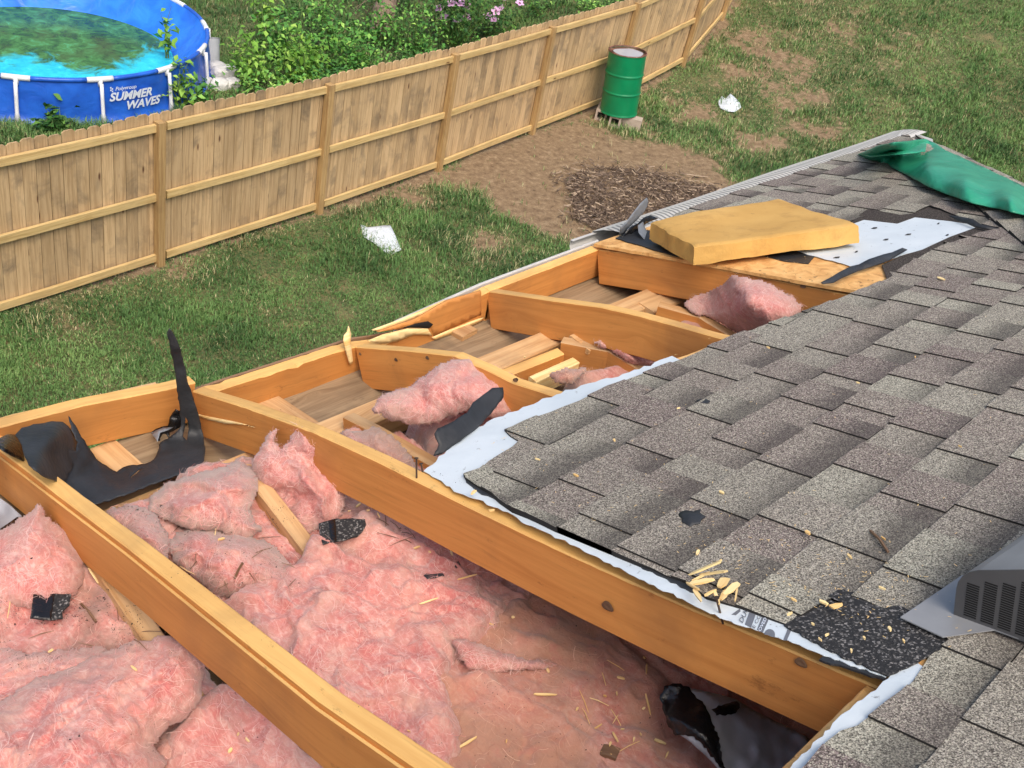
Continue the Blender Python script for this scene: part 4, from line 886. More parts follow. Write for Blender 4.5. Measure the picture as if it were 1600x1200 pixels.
def shingles(name, frame, poly, urange, vmax, seed, parent, u_off=0.):
    Oo, ua, va, na = [np.asarray(x, float) for x in frame]; rg = random.Random(seed); bm = bmesh.new(); tl = bm.verts.layers.float.new('tint'); bl = bm.verts.layers.float.new('band'); E_ = .1425
    P0 = np.array(poly); k = 0
    def warp(u, v): return .0022*float(math.sin(u*3.1+v*5.)+math.sin(u*7.3-v*3.7))
    def cell(a, b, v0, v1_, lift, tint):
        bk = rg.choice((.3, .5, .8, 1., 1.15))
        for Pq in ([clip(poly, a, b, v0, v1_)]):
            if not Pq: return
            top = []; bot = []
            for u, v in Pq:
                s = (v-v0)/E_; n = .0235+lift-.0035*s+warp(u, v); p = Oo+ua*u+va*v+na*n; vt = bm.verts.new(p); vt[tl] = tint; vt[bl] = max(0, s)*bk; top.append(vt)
                vb = bm.verts.new(Oo+ua*u+va*v+na*.013); vb[tl] = .2; vb[bl] = 1.; bot.append(vb)
            try: f = bm.faces.new(top)
            except ValueError: return
            f.normal_update()
            if f.normal.dot(Vector(na)) < 0: f.normal_flip()
            m = len(top)
            for i in range(m):
                q = bm.faces.new((top[i], top[(i+1) % m], bot[(i+1) % m], bot[i])); q.material_index = 1
    for r_ in range(int(vmax/E_)+1):
        v0 = r_*E_-.02; u = urange[0]+rg.uniform(0, .3)-.3; tab = rg.random() < .5; vw = 0
        while u < urange[1]:
            wd = rg.choice((.08, .11, .14, .18)) if tab else rg.choice((.07, .1, .13, .17)); jit = rg.uniform(-.0025, .0025)
            t = min(1, max(0, rg.gauss(.85, .15) if rg.random() < .42 else rg.gauss(.3 if tab else .45, .24)))
            cell(u, u+wd-(.0015 if tab else 0), v0+jit, v0+E_+.0, .0042 if tab else 0., t)
            u += wd; tab = not tab if rg.random() < .93 else tab
    bmesh.ops.triangulate(bm, faces=[f for f in bm.faces if len(f.verts) > 4])
    me = bpy.data.meshes.new(name); org = Vector(parent['_w'])
    for v in bm.verts: v.co = v.co-org
    bm.to_mesh(me); bm.free(); me.materials.append(MAT['shingle']); me.materials.append(MAT['asphalt_edge'])
    o = bpy.data.objects.new(name, me); o['_w'] = parent['_w']; return link(o, parent)
fld = [(1030, 361), (1060, 372), (1150, 370), (1250, 352), (1320, 348), (1345, 338), (1363, 327), (1421, 337), (1437, 328), (1452, 322), (1478, 331), (1532, 350), (1562, 358), (1530, 366), (1480, 383), (1440, 400), (1413, 415), (1395, 430), (1372, 441), (1334, 458), (1262, 484), (1150, 522), (1100, 545), (1050, 568), (999, 588), (948, 607), (905, 627), (862, 643), (820, 658), (788, 670), (797, 679), (810, 687), (785, 705), (763, 719), (750, 732), (724, 741), (728, 748), (750, 762), (780, 783), (800, 797), (867, 827), (935, 852), (996, 880), (1070, 908), (1104, 932), (1158, 947), (1232, 974), (1270, 950), (1313, 925), (1345, 934), (1381, 948), (1418, 962), (1470, 985), (1482, 1000), (1455, 1018), (1444, 1036), (1426, 1062), (1364, 1113), (1290, 1160), (1258, 1200), (1180, 1262)]
fuv = [rp(x, y, .022) for x, y in fld]
fuv = rough_poly(fuv, .035, .004, 21, closed=False)+[rp(1180, 1262, .022)]
hipl = lambda v: (4.5-1.258*v, v)
fuv += [(-1.55, 2.18), (-1.55, -.01), (-8.05, -.01), (-8.05, 4.75), hipl(4.75), hipl(.03), (4.4, .004), (2.35, .004)]
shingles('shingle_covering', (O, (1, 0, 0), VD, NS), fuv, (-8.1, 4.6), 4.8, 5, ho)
P2 = math.atan(.257); O2 = Q(4.55, 0, 0); U2 = np.array([0, -1., 0]); V2_ = np.array([-math.cos(P2), 0, math.sin(P2)]); N2 = np.array([math.sin(P2), 0, math.cos(P2)])
cp2 = math.cos(P2); shingles('shingle_covering', (O2, U2, V2_, N2), [(0.02, -.01), (8.98, -.01), (4.5, 5.98/cp2)], (0, 9), 6.2, 9, ho)
flat_poly('hip_deck', [Q(4.52, -.01, .008), Q(4.52, -8.95, .008), Q(-1.43, -4.5, 1.538)], MAT['deck'], N2, .012, ho)
hd = Q(-1.43, -4.5, 1.54)-Q(4.55, 0, 0); HL = np.linalg.norm(hd); hd /= HL
w1 = np.cross(hd, NS); w1 /= np.linalg.norm(w1); w1 *= -1 if w1[1]*1 > 0 and False else 1
a1 = np.cross(NS, hd); a1 /= np.linalg.norm(a1); a1 = a1 if a1[0] < 0 or a1[1] > 0 else -a1
if (a1@np.array([-.6, .8, 0])) < 0: a1 = -a1
a2 = np.cross(N2, hd); a2 /= np.linalg.norm(a2)
if (a2@np.array([.8, -.6, 0])) < 0: a2 = -a2
V = []; Fs = []; Ms = []; tn = []; bd = []
for i in range(3, int(HL/.15)):
    s0, s1_ = i*.15-.02, i*.15+.17; c0 = Q(4.55, 0, 0)+hd*s0; c1 = Q(4.55, 0, 0)+hd*s1_; h0, h1 = .047, .036; k = len(V)
    for c, h in ((c0, h0), (c1, h1)):
        V += [c+a1*.165+NS*(h-.008), c+a1*.04+NS*h, c+a2*.04+N2*h, c+a2*.175+N2*(h-.008)]
    V += [q-np.array([0, 0, .012]) for q in V[k:k+8]]
    Fs += [(k, k+1, k+5, k+4), (k+1, k+2, k+6, k+5), (k+2, k+3, k+7, k+6), (k, k+4, k+12, k+8), (k+3, k+7, k+15, k+11), (k, k+1, k+9, k+8), (k+1, k+2, k+10, k+9), (k+2, k+3, k+11, k+10)]
    Ms += [0, 0, 0, 1, 1, 1, 1, 1]; t = random.uniform(.25, .9); tn += [t]*16; bd += [.2]*16
mesh_obj('hip_cap', V, Fs, [MAT['shingle'], MAT['asphalt_edge']], ho, midx=Ms, attrs={'tint': tn, 'band': bd})

# ------------------------------------------------------------------ gutter
def sweep_u(name, prof, u0, u1_, mat, parent, nseg=30, uvscale=True, wob=.004):
    V = []; UV = []; m = len(prof); s = np.r_[0, np.cumsum([math.hypot(prof[i+1][0]-prof[i][0], prof[i+1][1]-prof[i][1]) for i in range(m-1)])]
    for i in range(nseg+1):
        u = u0+(u1_-u0)*i/nseg; wz = wob*math.sin(u*4.1)
        for y, z in prof: V.append(Q(u, y, z+wz))
    Fs = []
    for i in range(nseg):
        for j in range(m-1):
            Fs.append((i*m+j, (i+1)*m+j, (i+1)*m+j+1, i*m+j+1)); ua, ub = u0+(u1_-u0)*i/nseg, u0+(u1_-u0)*(i+1)/nseg; UV += [(ua, s[j]), (ub, s[j]), (ub, s[j+1]), (ua, s[j+1])]
    return mesh_obj(name, V, Fs, mat, parent, uv=UV)
gu = sweep_u('gutter', [(.022, -.03), (.022, -.15), (.024, -.152), (.1, -.152), (.122, -.12), (.145, -.085), (.147, -.058), (.135, -.058), (.135, -.062)], 1.84, 4.68, MAT['alu'], ho)
flat_poly('end_cap', [Q(4.682, .02, -.03), Q(4.682, .02, -.152), Q(4.682, .1, -.152), Q(4.682, .147, -.085), Q(4.682, .147, -.058)], MAT['alu'], (1, 0, 0), .004, ho)
gg = sweep_u('gutter_guard', [(-.03, .018), (.0, .014), (.05, .0), (.1, -.022), (.138, -.046), (.15, -.052), (.15, -.062)], 1.98, 4.69, MAT['guard'], ho, wob=.003)
flat_poly('corner_flashing', [Q(4.45, .03, .01), Q(4.69, .1, -.02), Q(4.74, -.06, -.02), Q(4.5, -.16, .03)], MAT['alu'], (0, 0, 1), .003, ho)

# ------------------------------------------------------------------ roof vent
def vp(u, v, n): return rw(u, v+(u-.194)*.13, n)
hoodprof = [(2.14, .024), (2.14, .080), (2.142, .094), (2.148, .107), (2.158, .118), (2.172, .127), (2.19, .134), (2.25, .158), (2.34, .19), (2.42, .21), (2.45, .208), (2.47, .2), (2.475, .024)]
uL, uR = .194, .70; m = len(hoodprof); V = [vp(uL, v, n) for v, n in hoodprof]+[vp(uR, v, n) for v, n in hoodprof]
Fs = [(j, m+j, m+j+1, j+1) for j in range(m-1)]+[tuple(range(m, 2*m))]
vt = mesh_obj('roof_vent', V, Fs, MAT['venthood'], ho, smooth=False)
V = [vp(uL, v, n) for v, n in hoodprof]+[vp(uL+.004, v, n) for v, n in hoodprof]
fl = plate  # flange under the hood
def sub(o): 
    d = np.array(ho['_w'])-np.array(vt['_w']); o.parent = vt
    for vv in o.data.vertices: vv.co = vv.co+Vector(d)
    return o
n_ = .0275; sub(flat_poly('flange', [vp(u, v, n_) for u, v in [(.128, 2.083), (.32, 2.083), (.36, 2.115), (.78, 2.115), (.78, 2.6), (.2, 2.6), (.19, 2.21), (.118, 2.163)]], MAT['venthood'], NS, .002, ho))
fc = [(v, n) for v, n in hoodprof]; sub(flat_poly('louver_face', [vp(uL-.003, v+ (.0 if i else 0), n) for i, (v, n) in enumerate(fc)], MAT['ventface'], (-1, 0, 0), .0028, ho))
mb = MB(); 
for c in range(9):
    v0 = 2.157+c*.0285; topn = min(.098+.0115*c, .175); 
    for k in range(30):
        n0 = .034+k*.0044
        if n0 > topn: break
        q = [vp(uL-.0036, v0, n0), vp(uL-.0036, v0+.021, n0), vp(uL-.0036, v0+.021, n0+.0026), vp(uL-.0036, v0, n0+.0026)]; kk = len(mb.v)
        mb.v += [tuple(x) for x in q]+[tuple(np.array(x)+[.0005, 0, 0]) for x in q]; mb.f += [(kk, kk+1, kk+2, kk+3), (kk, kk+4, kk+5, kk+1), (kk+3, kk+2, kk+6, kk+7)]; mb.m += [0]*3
sub(mb.obj('louver_slot_shade', MAT['gap_shade_grit'], ho))  # dark quads on the face, painted shade of the louver openings

# ------------------------------------------------------------------ torn pieces of the fascia and nails
def ywall(ps, y): return [(a, b, yp(a, b, y)) for a, b in ps]
spl = lambda ol, y, mat='splinter', nm='torn_splinter_and_highlight', th=.004: sheet(nm, ol, ywall([ol[0], ol[len(ol)//3], ol[2*len(ol)//3], ol[-1]], y), MAT[mat], th, parent=ho, step=6, smooth=False)
def woodsheet(o):   # give the torn wood a grain direction
    me = o.data; l = me.uv_layers.new(name='UVMap'); w0 = np.array(o['_w'])
    for lp in me.loops: c = me.vertices[lp.vertex_index].co; l.data[lp.index].uv = (c.x, c.z+c.y)
    at = me.attributes.new('tint', 'FLOAT', 'POINT'); at.data.foreach_set('value', np.full(len(me.vertices), .7, np.float32)); return o
woodsheet(spl([(575, 533), (600, 523), (637, 514), (669, 514), (676, 526), (669, 523), (647, 523), (619, 534), (594, 537)], -.03))
woodsheet(spl([(675, 528), (700, 517), (744, 500), (757, 496), (750, 503), (712, 520), (681, 531)], -.028))
woodsheet(spl([(581, 516), (625, 500), (694, 470), (704, 468), (665, 493), (648, 499), (600, 518)], .0))  # pale strip: bright highlight along the board's upper lip, painted as a sheet
woodsheet(spl([(590, 519), (650, 499), (700, 470), (752, 455), (752, 492), (700, 515), (678, 526), (672, 508), (640, 512)], -.022, 'rafter', 'torn_board', .008))
spl([(631, 512), (650, 506), (669, 502), (677, 507), (671, 513), (656, 512)], -.027, 'gap_shade_grit', 'tear_shade', .002)  # near-black sheet painted in for the shade inside the split
woodsheet(sheet('torn_splinter_and_highlight', [(302, 646), (330, 652), (370, 660), (400, 668), (385, 664), (350, 662), (320, 655)], [(a, b, xp(a, b, -.026)) for a, b in [(302, 646), (350, 657), (400, 668)]], MAT['splinter'], .003, parent=ho, step=6))
def nail(P, d, L, r_=.0022, head=.005):
    P = np.asarray(P); d = np.asarray(d, float); d /= np.linalg.norm(d); MB().tube([P-d*.01, P+d*L], r_, 6).tube([P+d*L, P+d*(L+.0015)], head, 10).obj('nail', MAT['nail'], ho)
nail(xp(651, 745, -.01), NS+[.1, 0, 0], .045); nail(rw(.02, .97, .0), NS+[.05, .2, 0], .03); nail(rw(.012, 1.33, -.012), NS+[-.1, .05, 0], .03); nail(rw(*rp(1128, 968, 0), 0), NS+np.array([-.25, .1, 0]), .05)
for px, py in [(563, 566), (619, 561), (668, 558), (585, 727), (805, 594)]: P = xp(px, py, -.021 if py > 700 else .588); nail(P, (-1, 0, 0), -.006, .003, .0055)
def knot(P, nrm, r_, parent=ho):
    nrm = np.asarray(nrm, float); a = np.cross(nrm, [0.1, .3, .9]); a /= np.linalg.norm(a); b = np.cross(nrm, a)
    ring = lambda k, h: [np.asarray(P)+(a*math.cos(t)*1.35+b*math.sin(t))*r_*k*(1+.12*math.sin(3*t))+nrm*h for t in np.linspace(0, 2*PI, 14, endpoint=False)]
    V = ring(1, .0012)+ring(.6, .002)+[np.asarray(P)+nrm*.001]; Fs = [(i, (i+1) % 14, 14+(i+1) % 14, 14+i) for i in range(14)]+[(14+i, 14+(i+1) % 14, 28) for i in range(14)]; mesh_obj('knot', V, Fs, MAT['browntrim'], parent, attrs={'tint': np.full(29, .0)})
for px, py, X_, r_ in [(950, 947, -.0215, .011), (1252, 1035, -.0215, .009), (619, 562, .588, .006), (668, 559, .588, .006), (563, 553, .588, .005), (805, 594, .588, .006), (1255, 447, 1.8075, .008)]: knot(xp(px, py, X_), (-1, 0, 0), r_)
# black marker numbers on the first rafter

# ================================================================== INSULATION
def displace_fibre(P, seed, k=1.):
    """fold and tuft heights for fibreglass, metres"""
    P = np.asarray(P, float); wv = np.c_[fbm(P*5, seed, 3), fbm(P*5+31, seed+1, 3), fbm(P*5+57, seed+2, 3)]*.13
    W = P+wv; ax = np.array([1., .55, .8])
    big = ridged(W*6.5*ax, seed+3, 2)*.026; mid = ridged(W*14*ax, seed+5, 2)*.010; W2 = P+wv*2.2; sm = ridged(W2*np.array([20, 40, 28]), seed+8, 3)*.0030; fine = fbm(W2*90, seed+9, 3)*.0016
    lay = np.tanh(fbm(P*[5.5, 3.2, 4]+wv*4, seed+14, 4, .6)*10)*.006+np.tanh((fbm(P*[9, 6, 8]+wv*5+7, seed+15, 4, .6)-.1)*12)*.003
    return (big+mid+sm+fine+lay)*k
FIB = {}
def fibres(verts, norms, n, seed, parent, L=.045, edge=None):
    n = int(n*.11); rng = np.random.default_rng(seed); i = rng.integers(0, len(verts), n); P = verts[i]; N = norms[i]
    a = rng.normal(0, 1, (n, 3)); sw = np.c_[fbm(P*6, seed, 2), fbm(P*6+9, seed+1, 2), fbm(P*6+19, seed+2, 2)]; a = a*.9+sw*2.2
    T = a-N*(a*N).sum(1)[:, None]; T /= np.linalg.norm(T, axis=1)[:, None]+1e-9; B = np.cross(N, T); l = L*rng.uniform(.3, 1.3, n)[:, None]; lift = rng.uniform(-.05, .16, n)[:, None]; c = rng.normal(0, .6, n)[:, None]
    n_keep = n; w_ = (rng.uniform(.0002, .00045, n))[:, None]; pts = []
    for t in (0, .35, .7, 1.): pts.append(P-T*l*.5+T*l*t+N*(l*lift*math.sin(PI*min(t*1.1, 1))+.0005)+B*(c*l*(t*(1-t))*1.6))
    V = []
    for q in pts: V += [q-B*w_, q+B*w_]
    V = np.stack(V, 1).reshape(-1, 3); k = np.arange(n)*8
    Fq = np.concatenate([np.c_[k+2*j, k+2*j+1, k+2*j+3, k+2*j+2] for j in range(3)]); T_ = np.repeat(np.clip(rng.normal(.5, .3, n), 0, 1), 8)
    return tag(mesh_obj('loose_fibres', V, Fq, MAT['fibre_tan' if 'tan' in parent.data.materials[0].name or 'grey' in parent.data.materials[0].name else 'fibre'], parent, attrs={'tint': T_}), kind='stuff')
def vnorm(V, Fq):
    A = V[Fq[:, 1]]-V[Fq[:, 0]]; B = V[Fq[:, -1]]-V[Fq[:, 0]]; fn = np.cross(A, B); N = np.zeros_like(V)
    for j in range(Fq.shape[1]): np.add.at(N, Fq[:, j], fn)
    return N/(np.linalg.norm(N, axis=1)[:, None]+1e-12)
def batt(label, outline, z, H, soft, mat, seed, k=1., res=.006, slope=(0, 0), nf=7000, group=None, cut=None):
    """loose batt lying at attic level; outline in image pixels, cast onto level z"""
    pl = np.array([az(x, y, z)[:2] for x, y in outline]); mn, mx = pl.min(0), pl.max(0)
    gx_, gy_ = np.meshgrid(np.arange(mn[0]-.02, mx[0]+.02, res), np.arange(mn[1]-.02, mx[1]+.02, res)); G = np.c_[gx_.ravel(), gy_.ravel()]
    d = edge_dist(pl, G)*np.where(inside(pl, G), 1, -1)+fbm(np.c_[G*14, G[:, :1]*0], seed+70, 4, .6)*.022
    t = np.clip(d/soft, 0, 1); prof = np.sqrt(np.clip(1-(1-t)**2, 0, 1)); P3 = np.c_[G, np.full(len(G), z)]
    h = displace_fibre(P3, seed, k); hz = O[2]+z-H*.55+H*prof+h*(.25+.75*prof)+np.clip(d, -.03, 0)*2+slope[0]*(G[:, 0]-mn[0])+slope[1]*(G[:, 1]-mn[1])
    P3[:, 2] = hz; n_ = gx_.shape[1]; I_ = np.arange(len(G)).reshape(gx_.shape); Fq = np.stack([I_[:-1, :-1], I_[:-1, 1:], I_[1:, 1:], I_[1:, :-1]], -1).reshape(-1, 4)
    ok = (d > -.012)[Fq].all(1); Fq = Fq[ok]; used = np.unique(Fq); mp = -np.ones(len(G), int); mp[used] = np.arange(len(used)); Fq = mp[Fq]; V = P3[used]
    # sideways tufting so folds overhang
    V[:, 0] += fbm(V*22, seed+21, 3)*.012*k; V[:, 1] += fbm(V*22+40, seed+22, 3)*.012*k
    edge = np.clip(1-d[used]/(soft*1.1), 0, 1)
    o = mesh_obj('insulation_batt', V, Fq, MAT[mat], attrs={'edge': edge}, smooth=True); tag(o, label, 'insulation', group)
    if nf: fibres(V, vnorm(V, Fq), int(nf*1.4), seed, o)
    return o
def puff(label, outline, ctrl, infl, mat, seed, k=1., step=2.6, ragged=3., nf=4000, soft=45., name='insulation_clump', cat='insulation', group=None, back=.7, smoothk=1.):
    """torn tuft: silhouette traced in image pixels, both sides bulging to its real thickness (metres)"""
    out = np.array(rough_poly(outline, 7, ragged, seed)); cc = [(a, b, 1./float((np.asarray(P)-CAM)@FW)) for a, b, P in ctrl]
    mn, mx = out.min(0)-4, out.max(0)+4; gx_, gy_ = np.meshgrid(np.arange(mn[0], mx[0], step), np.arange(mn[1], mx[1], step)); G = np.c_[gx_.ravel(), gy_.ravel()]
    d = edge_dist(out, G)*np.where(inside(out, G), 1, -1); keep = d > -step*.2
    t = np.clip((d+step*.2)/soft, 0, 1); prof = np.sqrt(np.clip(1-(1-t)**2, 0, 1)); dep = 1./tps(cc, G)
    W = CAM+(FW+RT*((G[:, 0]-800)/F)[:, None]+UP*((600-G[:, 1])/F)[:, None])*dep[:, None]; dirv = CAM-W; dirv /= np.linalg.norm(dirv, axis=1)[:, None]; dirv = dirv*.75+np.array([0, 0, .45]); 
    h = displace_fibre(W, seed, k)
    lat = np.c_[fbm(W*22, seed+21, 3), fbm(W*22+40, seed+22, 3), fbm(W*22+80, seed+23, 3)]*.010*k
    A = W+(dirv-np.array([0, 0, .45]))*0+ (CAM-W)/np.linalg.norm(CAM-W, axis=1)[:, None]*(infl*prof+h*prof)[:, None]+lat*prof[:, None]
    B = W-(CAM-W)/np.linalg.norm(CAM-W, axis=1)[:, None]*(infl*back*prof)[:, None]
    I_ = np.arange(len(G)).reshape(gx_.shape); Fq = np.stack([I_[:-1, :-1], I_[1:, :-1], I_[1:, 1:], I_[:-1, 1:]], -1).reshape(-1, 4); Fq = Fq[keep[Fq].all(1)]
    used = np.unique(Fq); mp = -np.ones(len(G), int); mp[used] = np.arange(len(used)); Fq = mp[Fq]; n = len(used)
    # close the rim
    cnt = {}
    for q in Fq:
        for j in range(4):
            e = (q[j], q[(j+1) % 4]); cnt[e] = 1
    rim = [(a, b) for a, b in cnt if (b, a) not in cnt]
    V = np.r_[A[used], B[used]]; Fb = Fq[:, ::-1]+n; Fr = np.array([(b, a, a+n, b+n) for a, b in rim]); edge = np.clip(1-d[used]/(soft*.7), 0, 1)
    o = mesh_obj(name, V, np.concatenate([Fq, Fb, Fr]), MAT[mat], attrs={'edge': np.r_[edge, edge]}, smooth=True); tag(o, label, cat, group)
    if nf: fibres(A[used], vnorm(A[used], Fq), nf, seed, o, L=.04)
    return o
AZ = lambda pts: [(a, b, az(a, b, z)) for a, b, z in pts]
GI = 'pink insulation batts between the ceiling joists'
batt('dusty pink batt left of the doubled rafter, speckled with black grit around a joist', [(-600, 840), (-60, 800), (60, 830), (128, 870), (165, 905), (235, 990), (300, 1010), (420, 1150), (560, 1300), (300, 1500), (-600, 1500)], .0, .07, .05, 'pink_dirty', 3, .95, .006, nf=9000, group=GI)
batt('dusty pink batt under the doubled rafter, below the large black felt sheet', [(100, 830), (170, 800), (250, 765), (330, 735), (400, 725), (440, 745), (545, 755), (615, 800), (570, 850), (500, 900), (430, 960), (350, 990), (240, 940)], .0, .075, .05, 'pink_dirty', 8, 1.0, .005, nf=7000, group=GI)
batt('large salmon pink batt filling the bay in front of the main rafter', [(330, 950), (372, 925), (400, 905), (450, 885), (478, 862), (500, 842), (540, 818), (585, 800), (640, 815), (700, 846), (775, 885), (850, 925), (880, 940), (842, 952), (800, 975), (770, 1010), (728, 1030), (700, 1090), (720, 1180), (700, 1330), (560, 1330), (470, 1150), (400, 1050)], .055, .09, .06, 'pink', 13, 1.1, .005, nf=14000, group=GI)
batt('wide tan pink batt lying lower under the main rafter and strewn with wood chips', [(660, 1020), (720, 985), (770, 960), (850, 915), (960, 900), (1120, 960), (1330, 1080), (1450, 1250), (1300, 1450), (700, 1450), (600, 1250), (640, 1130)], .055, .06, .05, 'pink_tan', 17, .8, .006, nf=9000, group=GI)
batt('smooth salmon pink batt at the foot of the picture left of the doubled rafter', [(255, 1150), (320, 1080), (370, 1060), (440, 1130), (560, 1260), (620, 1400), (200, 1400), (230, 1220)], .05, .06, .05, 'pink', 23, .8, .005, nf=5000, group=GI)
batt('dusty pink batt under the main rafter between the two dull joists', [(520, 690), (560, 668), (640, 690), (720, 740), (800, 820), (700, 850), (600, 800), (540, 740)], -.02, .06, .04, 'pink_dirty', 29, 1., .006, nf=4000, group=GI)
batt('flat pink batt under the black felt flap behind the main rafter', [(640, 650), (700, 610), (800, 590), (840, 640), (860, 700), (760, 780), (690, 730)], .0, .07, .05, 'pink', 33, .9, .006, nf=4000, group=GI)
batt('brown paper-faced pink batt between shingles and rafters near the yellow foam', [(1000, 560), (1060, 500), (1150, 440), (1230, 440), (1300, 470), (1290, 540), (1100, 600)], -.05, .08, .05, 'pink_grey', 35, .7, .008, nf=2500, group=GI)
batt('pale kraft coloured batt corner beside the white membrane strip', [(885, 590), (940, 578), (1000, 560), (1060, 555), (1060, 610), (960, 640), (900, 620)], -.02, .06, .05, 'pink_grey', 37, .5, .008, nf=2500, group=GI)

GC = 'pulled up clumps of pink insulation'
puff('pink clump with a pale wispy peak at the left edge, above a black square', [(-40, 838), (0, 828), (25, 812), (45, 800), (58, 786), (66, 790), (70, 806), (92, 818), (112, 838), (126, 862), (134, 892), (130, 915), (112, 935), (80, 950), (30, 950), (-40, 945)], AZ([(-40, 900, .03), (0, 830, .05), (60, 790, .12), (60, 880, .07), (130, 900, .04), (60, 950, .03), (115, 850, .05)]), .05, 'pink', 41, 1.1, nf=4500, group=GC)
puff('big folded pink batt turned over in the lower left corner', [(-60, 1130), (0, 1095), (50, 1062), (110, 1040), (160, 1018), (205, 1002), (260, 992), (300, 998), (322, 1018), (318, 1060), (314, 1095), (295, 1118), (262, 1140), (240, 1165), (262, 1190), (250, 1240), (100, 1290), (-60, 1290)], AZ([(-60, 1200, .08), (0, 1100, .09), (110, 1045, .09), (205, 1002, .11), (300, 1000, .13), (314, 1090, .1), (240, 1165, .07), (170, 1110, .13), (100, 1280, .1)]), .055, 'pink', 47, 1.5, nf=9000, group=GC, soft=70)
puff('long pale pink fold left of the turned-over batt in the lower left corner', [(-60, 1030), (0, 1010), (40, 1020), (100, 1015), (160, 1010), (180, 1030), (120, 1060), (60, 1090), (0, 1120), (-60, 1150)], AZ([(-60, 1090, .05), (0, 1010, .04), (160, 1015, .05), (100, 1060, .07), (0, 1110, .06)]), .035, 'pink', 53, 1.3, nf=3500, group=GC)
puff('greyish rounded roll of pink insulation just below the torn black felt', [(160, 806), (175, 792), (200, 786), (228, 790), (248, 806), (262, 830), (268, 860), (258, 880), (225, 862), (190, 838)], AZ([(160, 806, .02), (228, 790, .05), (262, 840, .06), (215, 830, .07), (260, 880, .05), (190, 838, .03)]), .045, 'pink_dirty', 59, 1., nf=2500, group=GC)
puff('pale pink roll lying on the top plate right of the greyish one', [(228, 800), (235, 775), (265, 752), (305, 740), (345, 728), (380, 722), (400, 735), (405, 765), (392, 795), (410, 830), (385, 850), (340, 830), (300, 830), (262, 815)], AZ([(228, 800, .03), (265, 752, .04), (380, 722, .05), (400, 790, .08), (385, 850, .05), (310, 785, .08), (262, 815, .05)]), .06, 'pink_dirty', 61, 1.2, nf=5000, group=GC)
puff('puckered pale pink lump leaning on the dusty joist in the middle bay', [(258, 850), (275, 830), (310, 822), (350, 830), (390, 835), (425, 850), (455, 880), (470, 905), (440, 920), (400, 920), (370, 935), (340, 935), (305, 905), (275, 885)], AZ([(258, 850, .04), (310, 822, .05), (390, 835, .05), (465, 900, .05), (360, 880, .09), (340, 935, .04), (275, 885, .05)]), .05, 'pink_dirty', 67, 1.1, nf=5000, group=GC)
puff('tall ragged pink clump standing against the main rafter beside the torn felt', [(392, 735), (398, 712), (412, 690), (430, 668), (436, 672), (428, 690), (440, 700), (452, 690), (455, 668), (462, 658), (485, 664), (510, 672), (522, 690), (524, 710), (535, 730), (542, 760), (540, 790), (530, 812), (505, 830), (475, 835), (455, 815), (440, 790), (415, 765), (398, 752)], AZ([(392, 735, .07), (430, 668, .15), (462, 660, .17), (515, 680, .14), (540, 760, .08), (500, 832, .03), (450, 810, .03), (465, 740, .10), (405, 760, .04)]), .05, 'pink', 71, 1.6, nf=8000, group=GC)
puff('bright pink swirled clump lying over the rafter bay under the black felt flap', [(580, 640), (590, 622), (612, 612), (632, 606), (648, 596), (668, 580), (695, 566), (722, 561), (752, 566), (780, 575), (795, 592), (802, 615), (806, 640), (790, 660), (760, 652), (735, 640), (705, 650), (680, 662), (650, 665), (628, 660), (605, 655)], AZ([(580, 640, .10), (632, 606, .13), (700, 566, .17), (780, 575, .15), (806, 640, .09), (735, 640, .13), (650, 665, .08), (605, 655, .08)]), .06, 'pink', 83, 1.4, nf=8000, group=GC)
puff('small greyed pink scrap between main rafter and short dull joist', [(528, 680), (545, 668), (560, 672), (580, 664), (600, 672), (625, 690), (645, 712), (660, 735), (630, 738), (590, 720), (555, 705)], AZ([(528, 680, .0), (580, 664, .02), (650, 720, .03), (590, 715, .02), (590, 695, .04)]), .03, 'pink_grey', 89, 1., nf=2200, group=GC)
puff('grey tipped tuft of pink insulation beside the cut joist, above the white membrane edge', [(855, 590), (870, 578), (885, 572), (900, 575), (915, 570), (918, 582), (905, 592), (895, 602), (875, 600)], AZ([(855, 590, .03), (915, 570, .06), (885, 585, .05), (895, 602, .03)]), .022, 'pink_grey', 91, .8, nf=1200, soft=20, group=GC)
puff('thin pink strip of insulation draped between joist and rafter left of the yellow foam', [(925, 535), (940, 527), (960, 535), (985, 542), (988, 522), (998, 517), (1008, 522), (1014, 540), (1035, 548), (1045, 560), (1015, 575), (990, 572), (965, 556), (945, 545)], AZ([(925, 535, .05), (985, 540, .06), (998, 518, .1), (1040, 555, .05), (990, 572, .03), (985, 555, .06)]), .028, 'pink', 95, .9, nf=2200, soft=22, group=GC)
puff('faded pink clump in the bay in front of the yellow foam slab', [(1066, 478), (1078, 466), (1095, 458), (1120, 448), (1135, 436), (1142, 429), (1160, 432), (1185, 436), (1210, 446), (1235, 460), (1258, 478), (1240, 500), (1200, 515), (1160, 522), (1140, 515), (1115, 500), (1085, 492)], AZ([(1066, 478, .03), (1160, 522, .03), (1085, 492, .03), (1110, 460, .08)])+[(1140, 430, xp(1140, 430, 1.72)), (1185, 436, xp(1185, 436, 1.73)), (1235, 460, xp(1235, 460, 1.74)), (1258, 478, xp(1258, 478, 1.74)), (1200, 515, xp(1200, 515, 1.64)), (1170, 475, xp(1170, 475, 1.62))], .04, 'pink', 97, 1.0, nf=4500, group=GC)

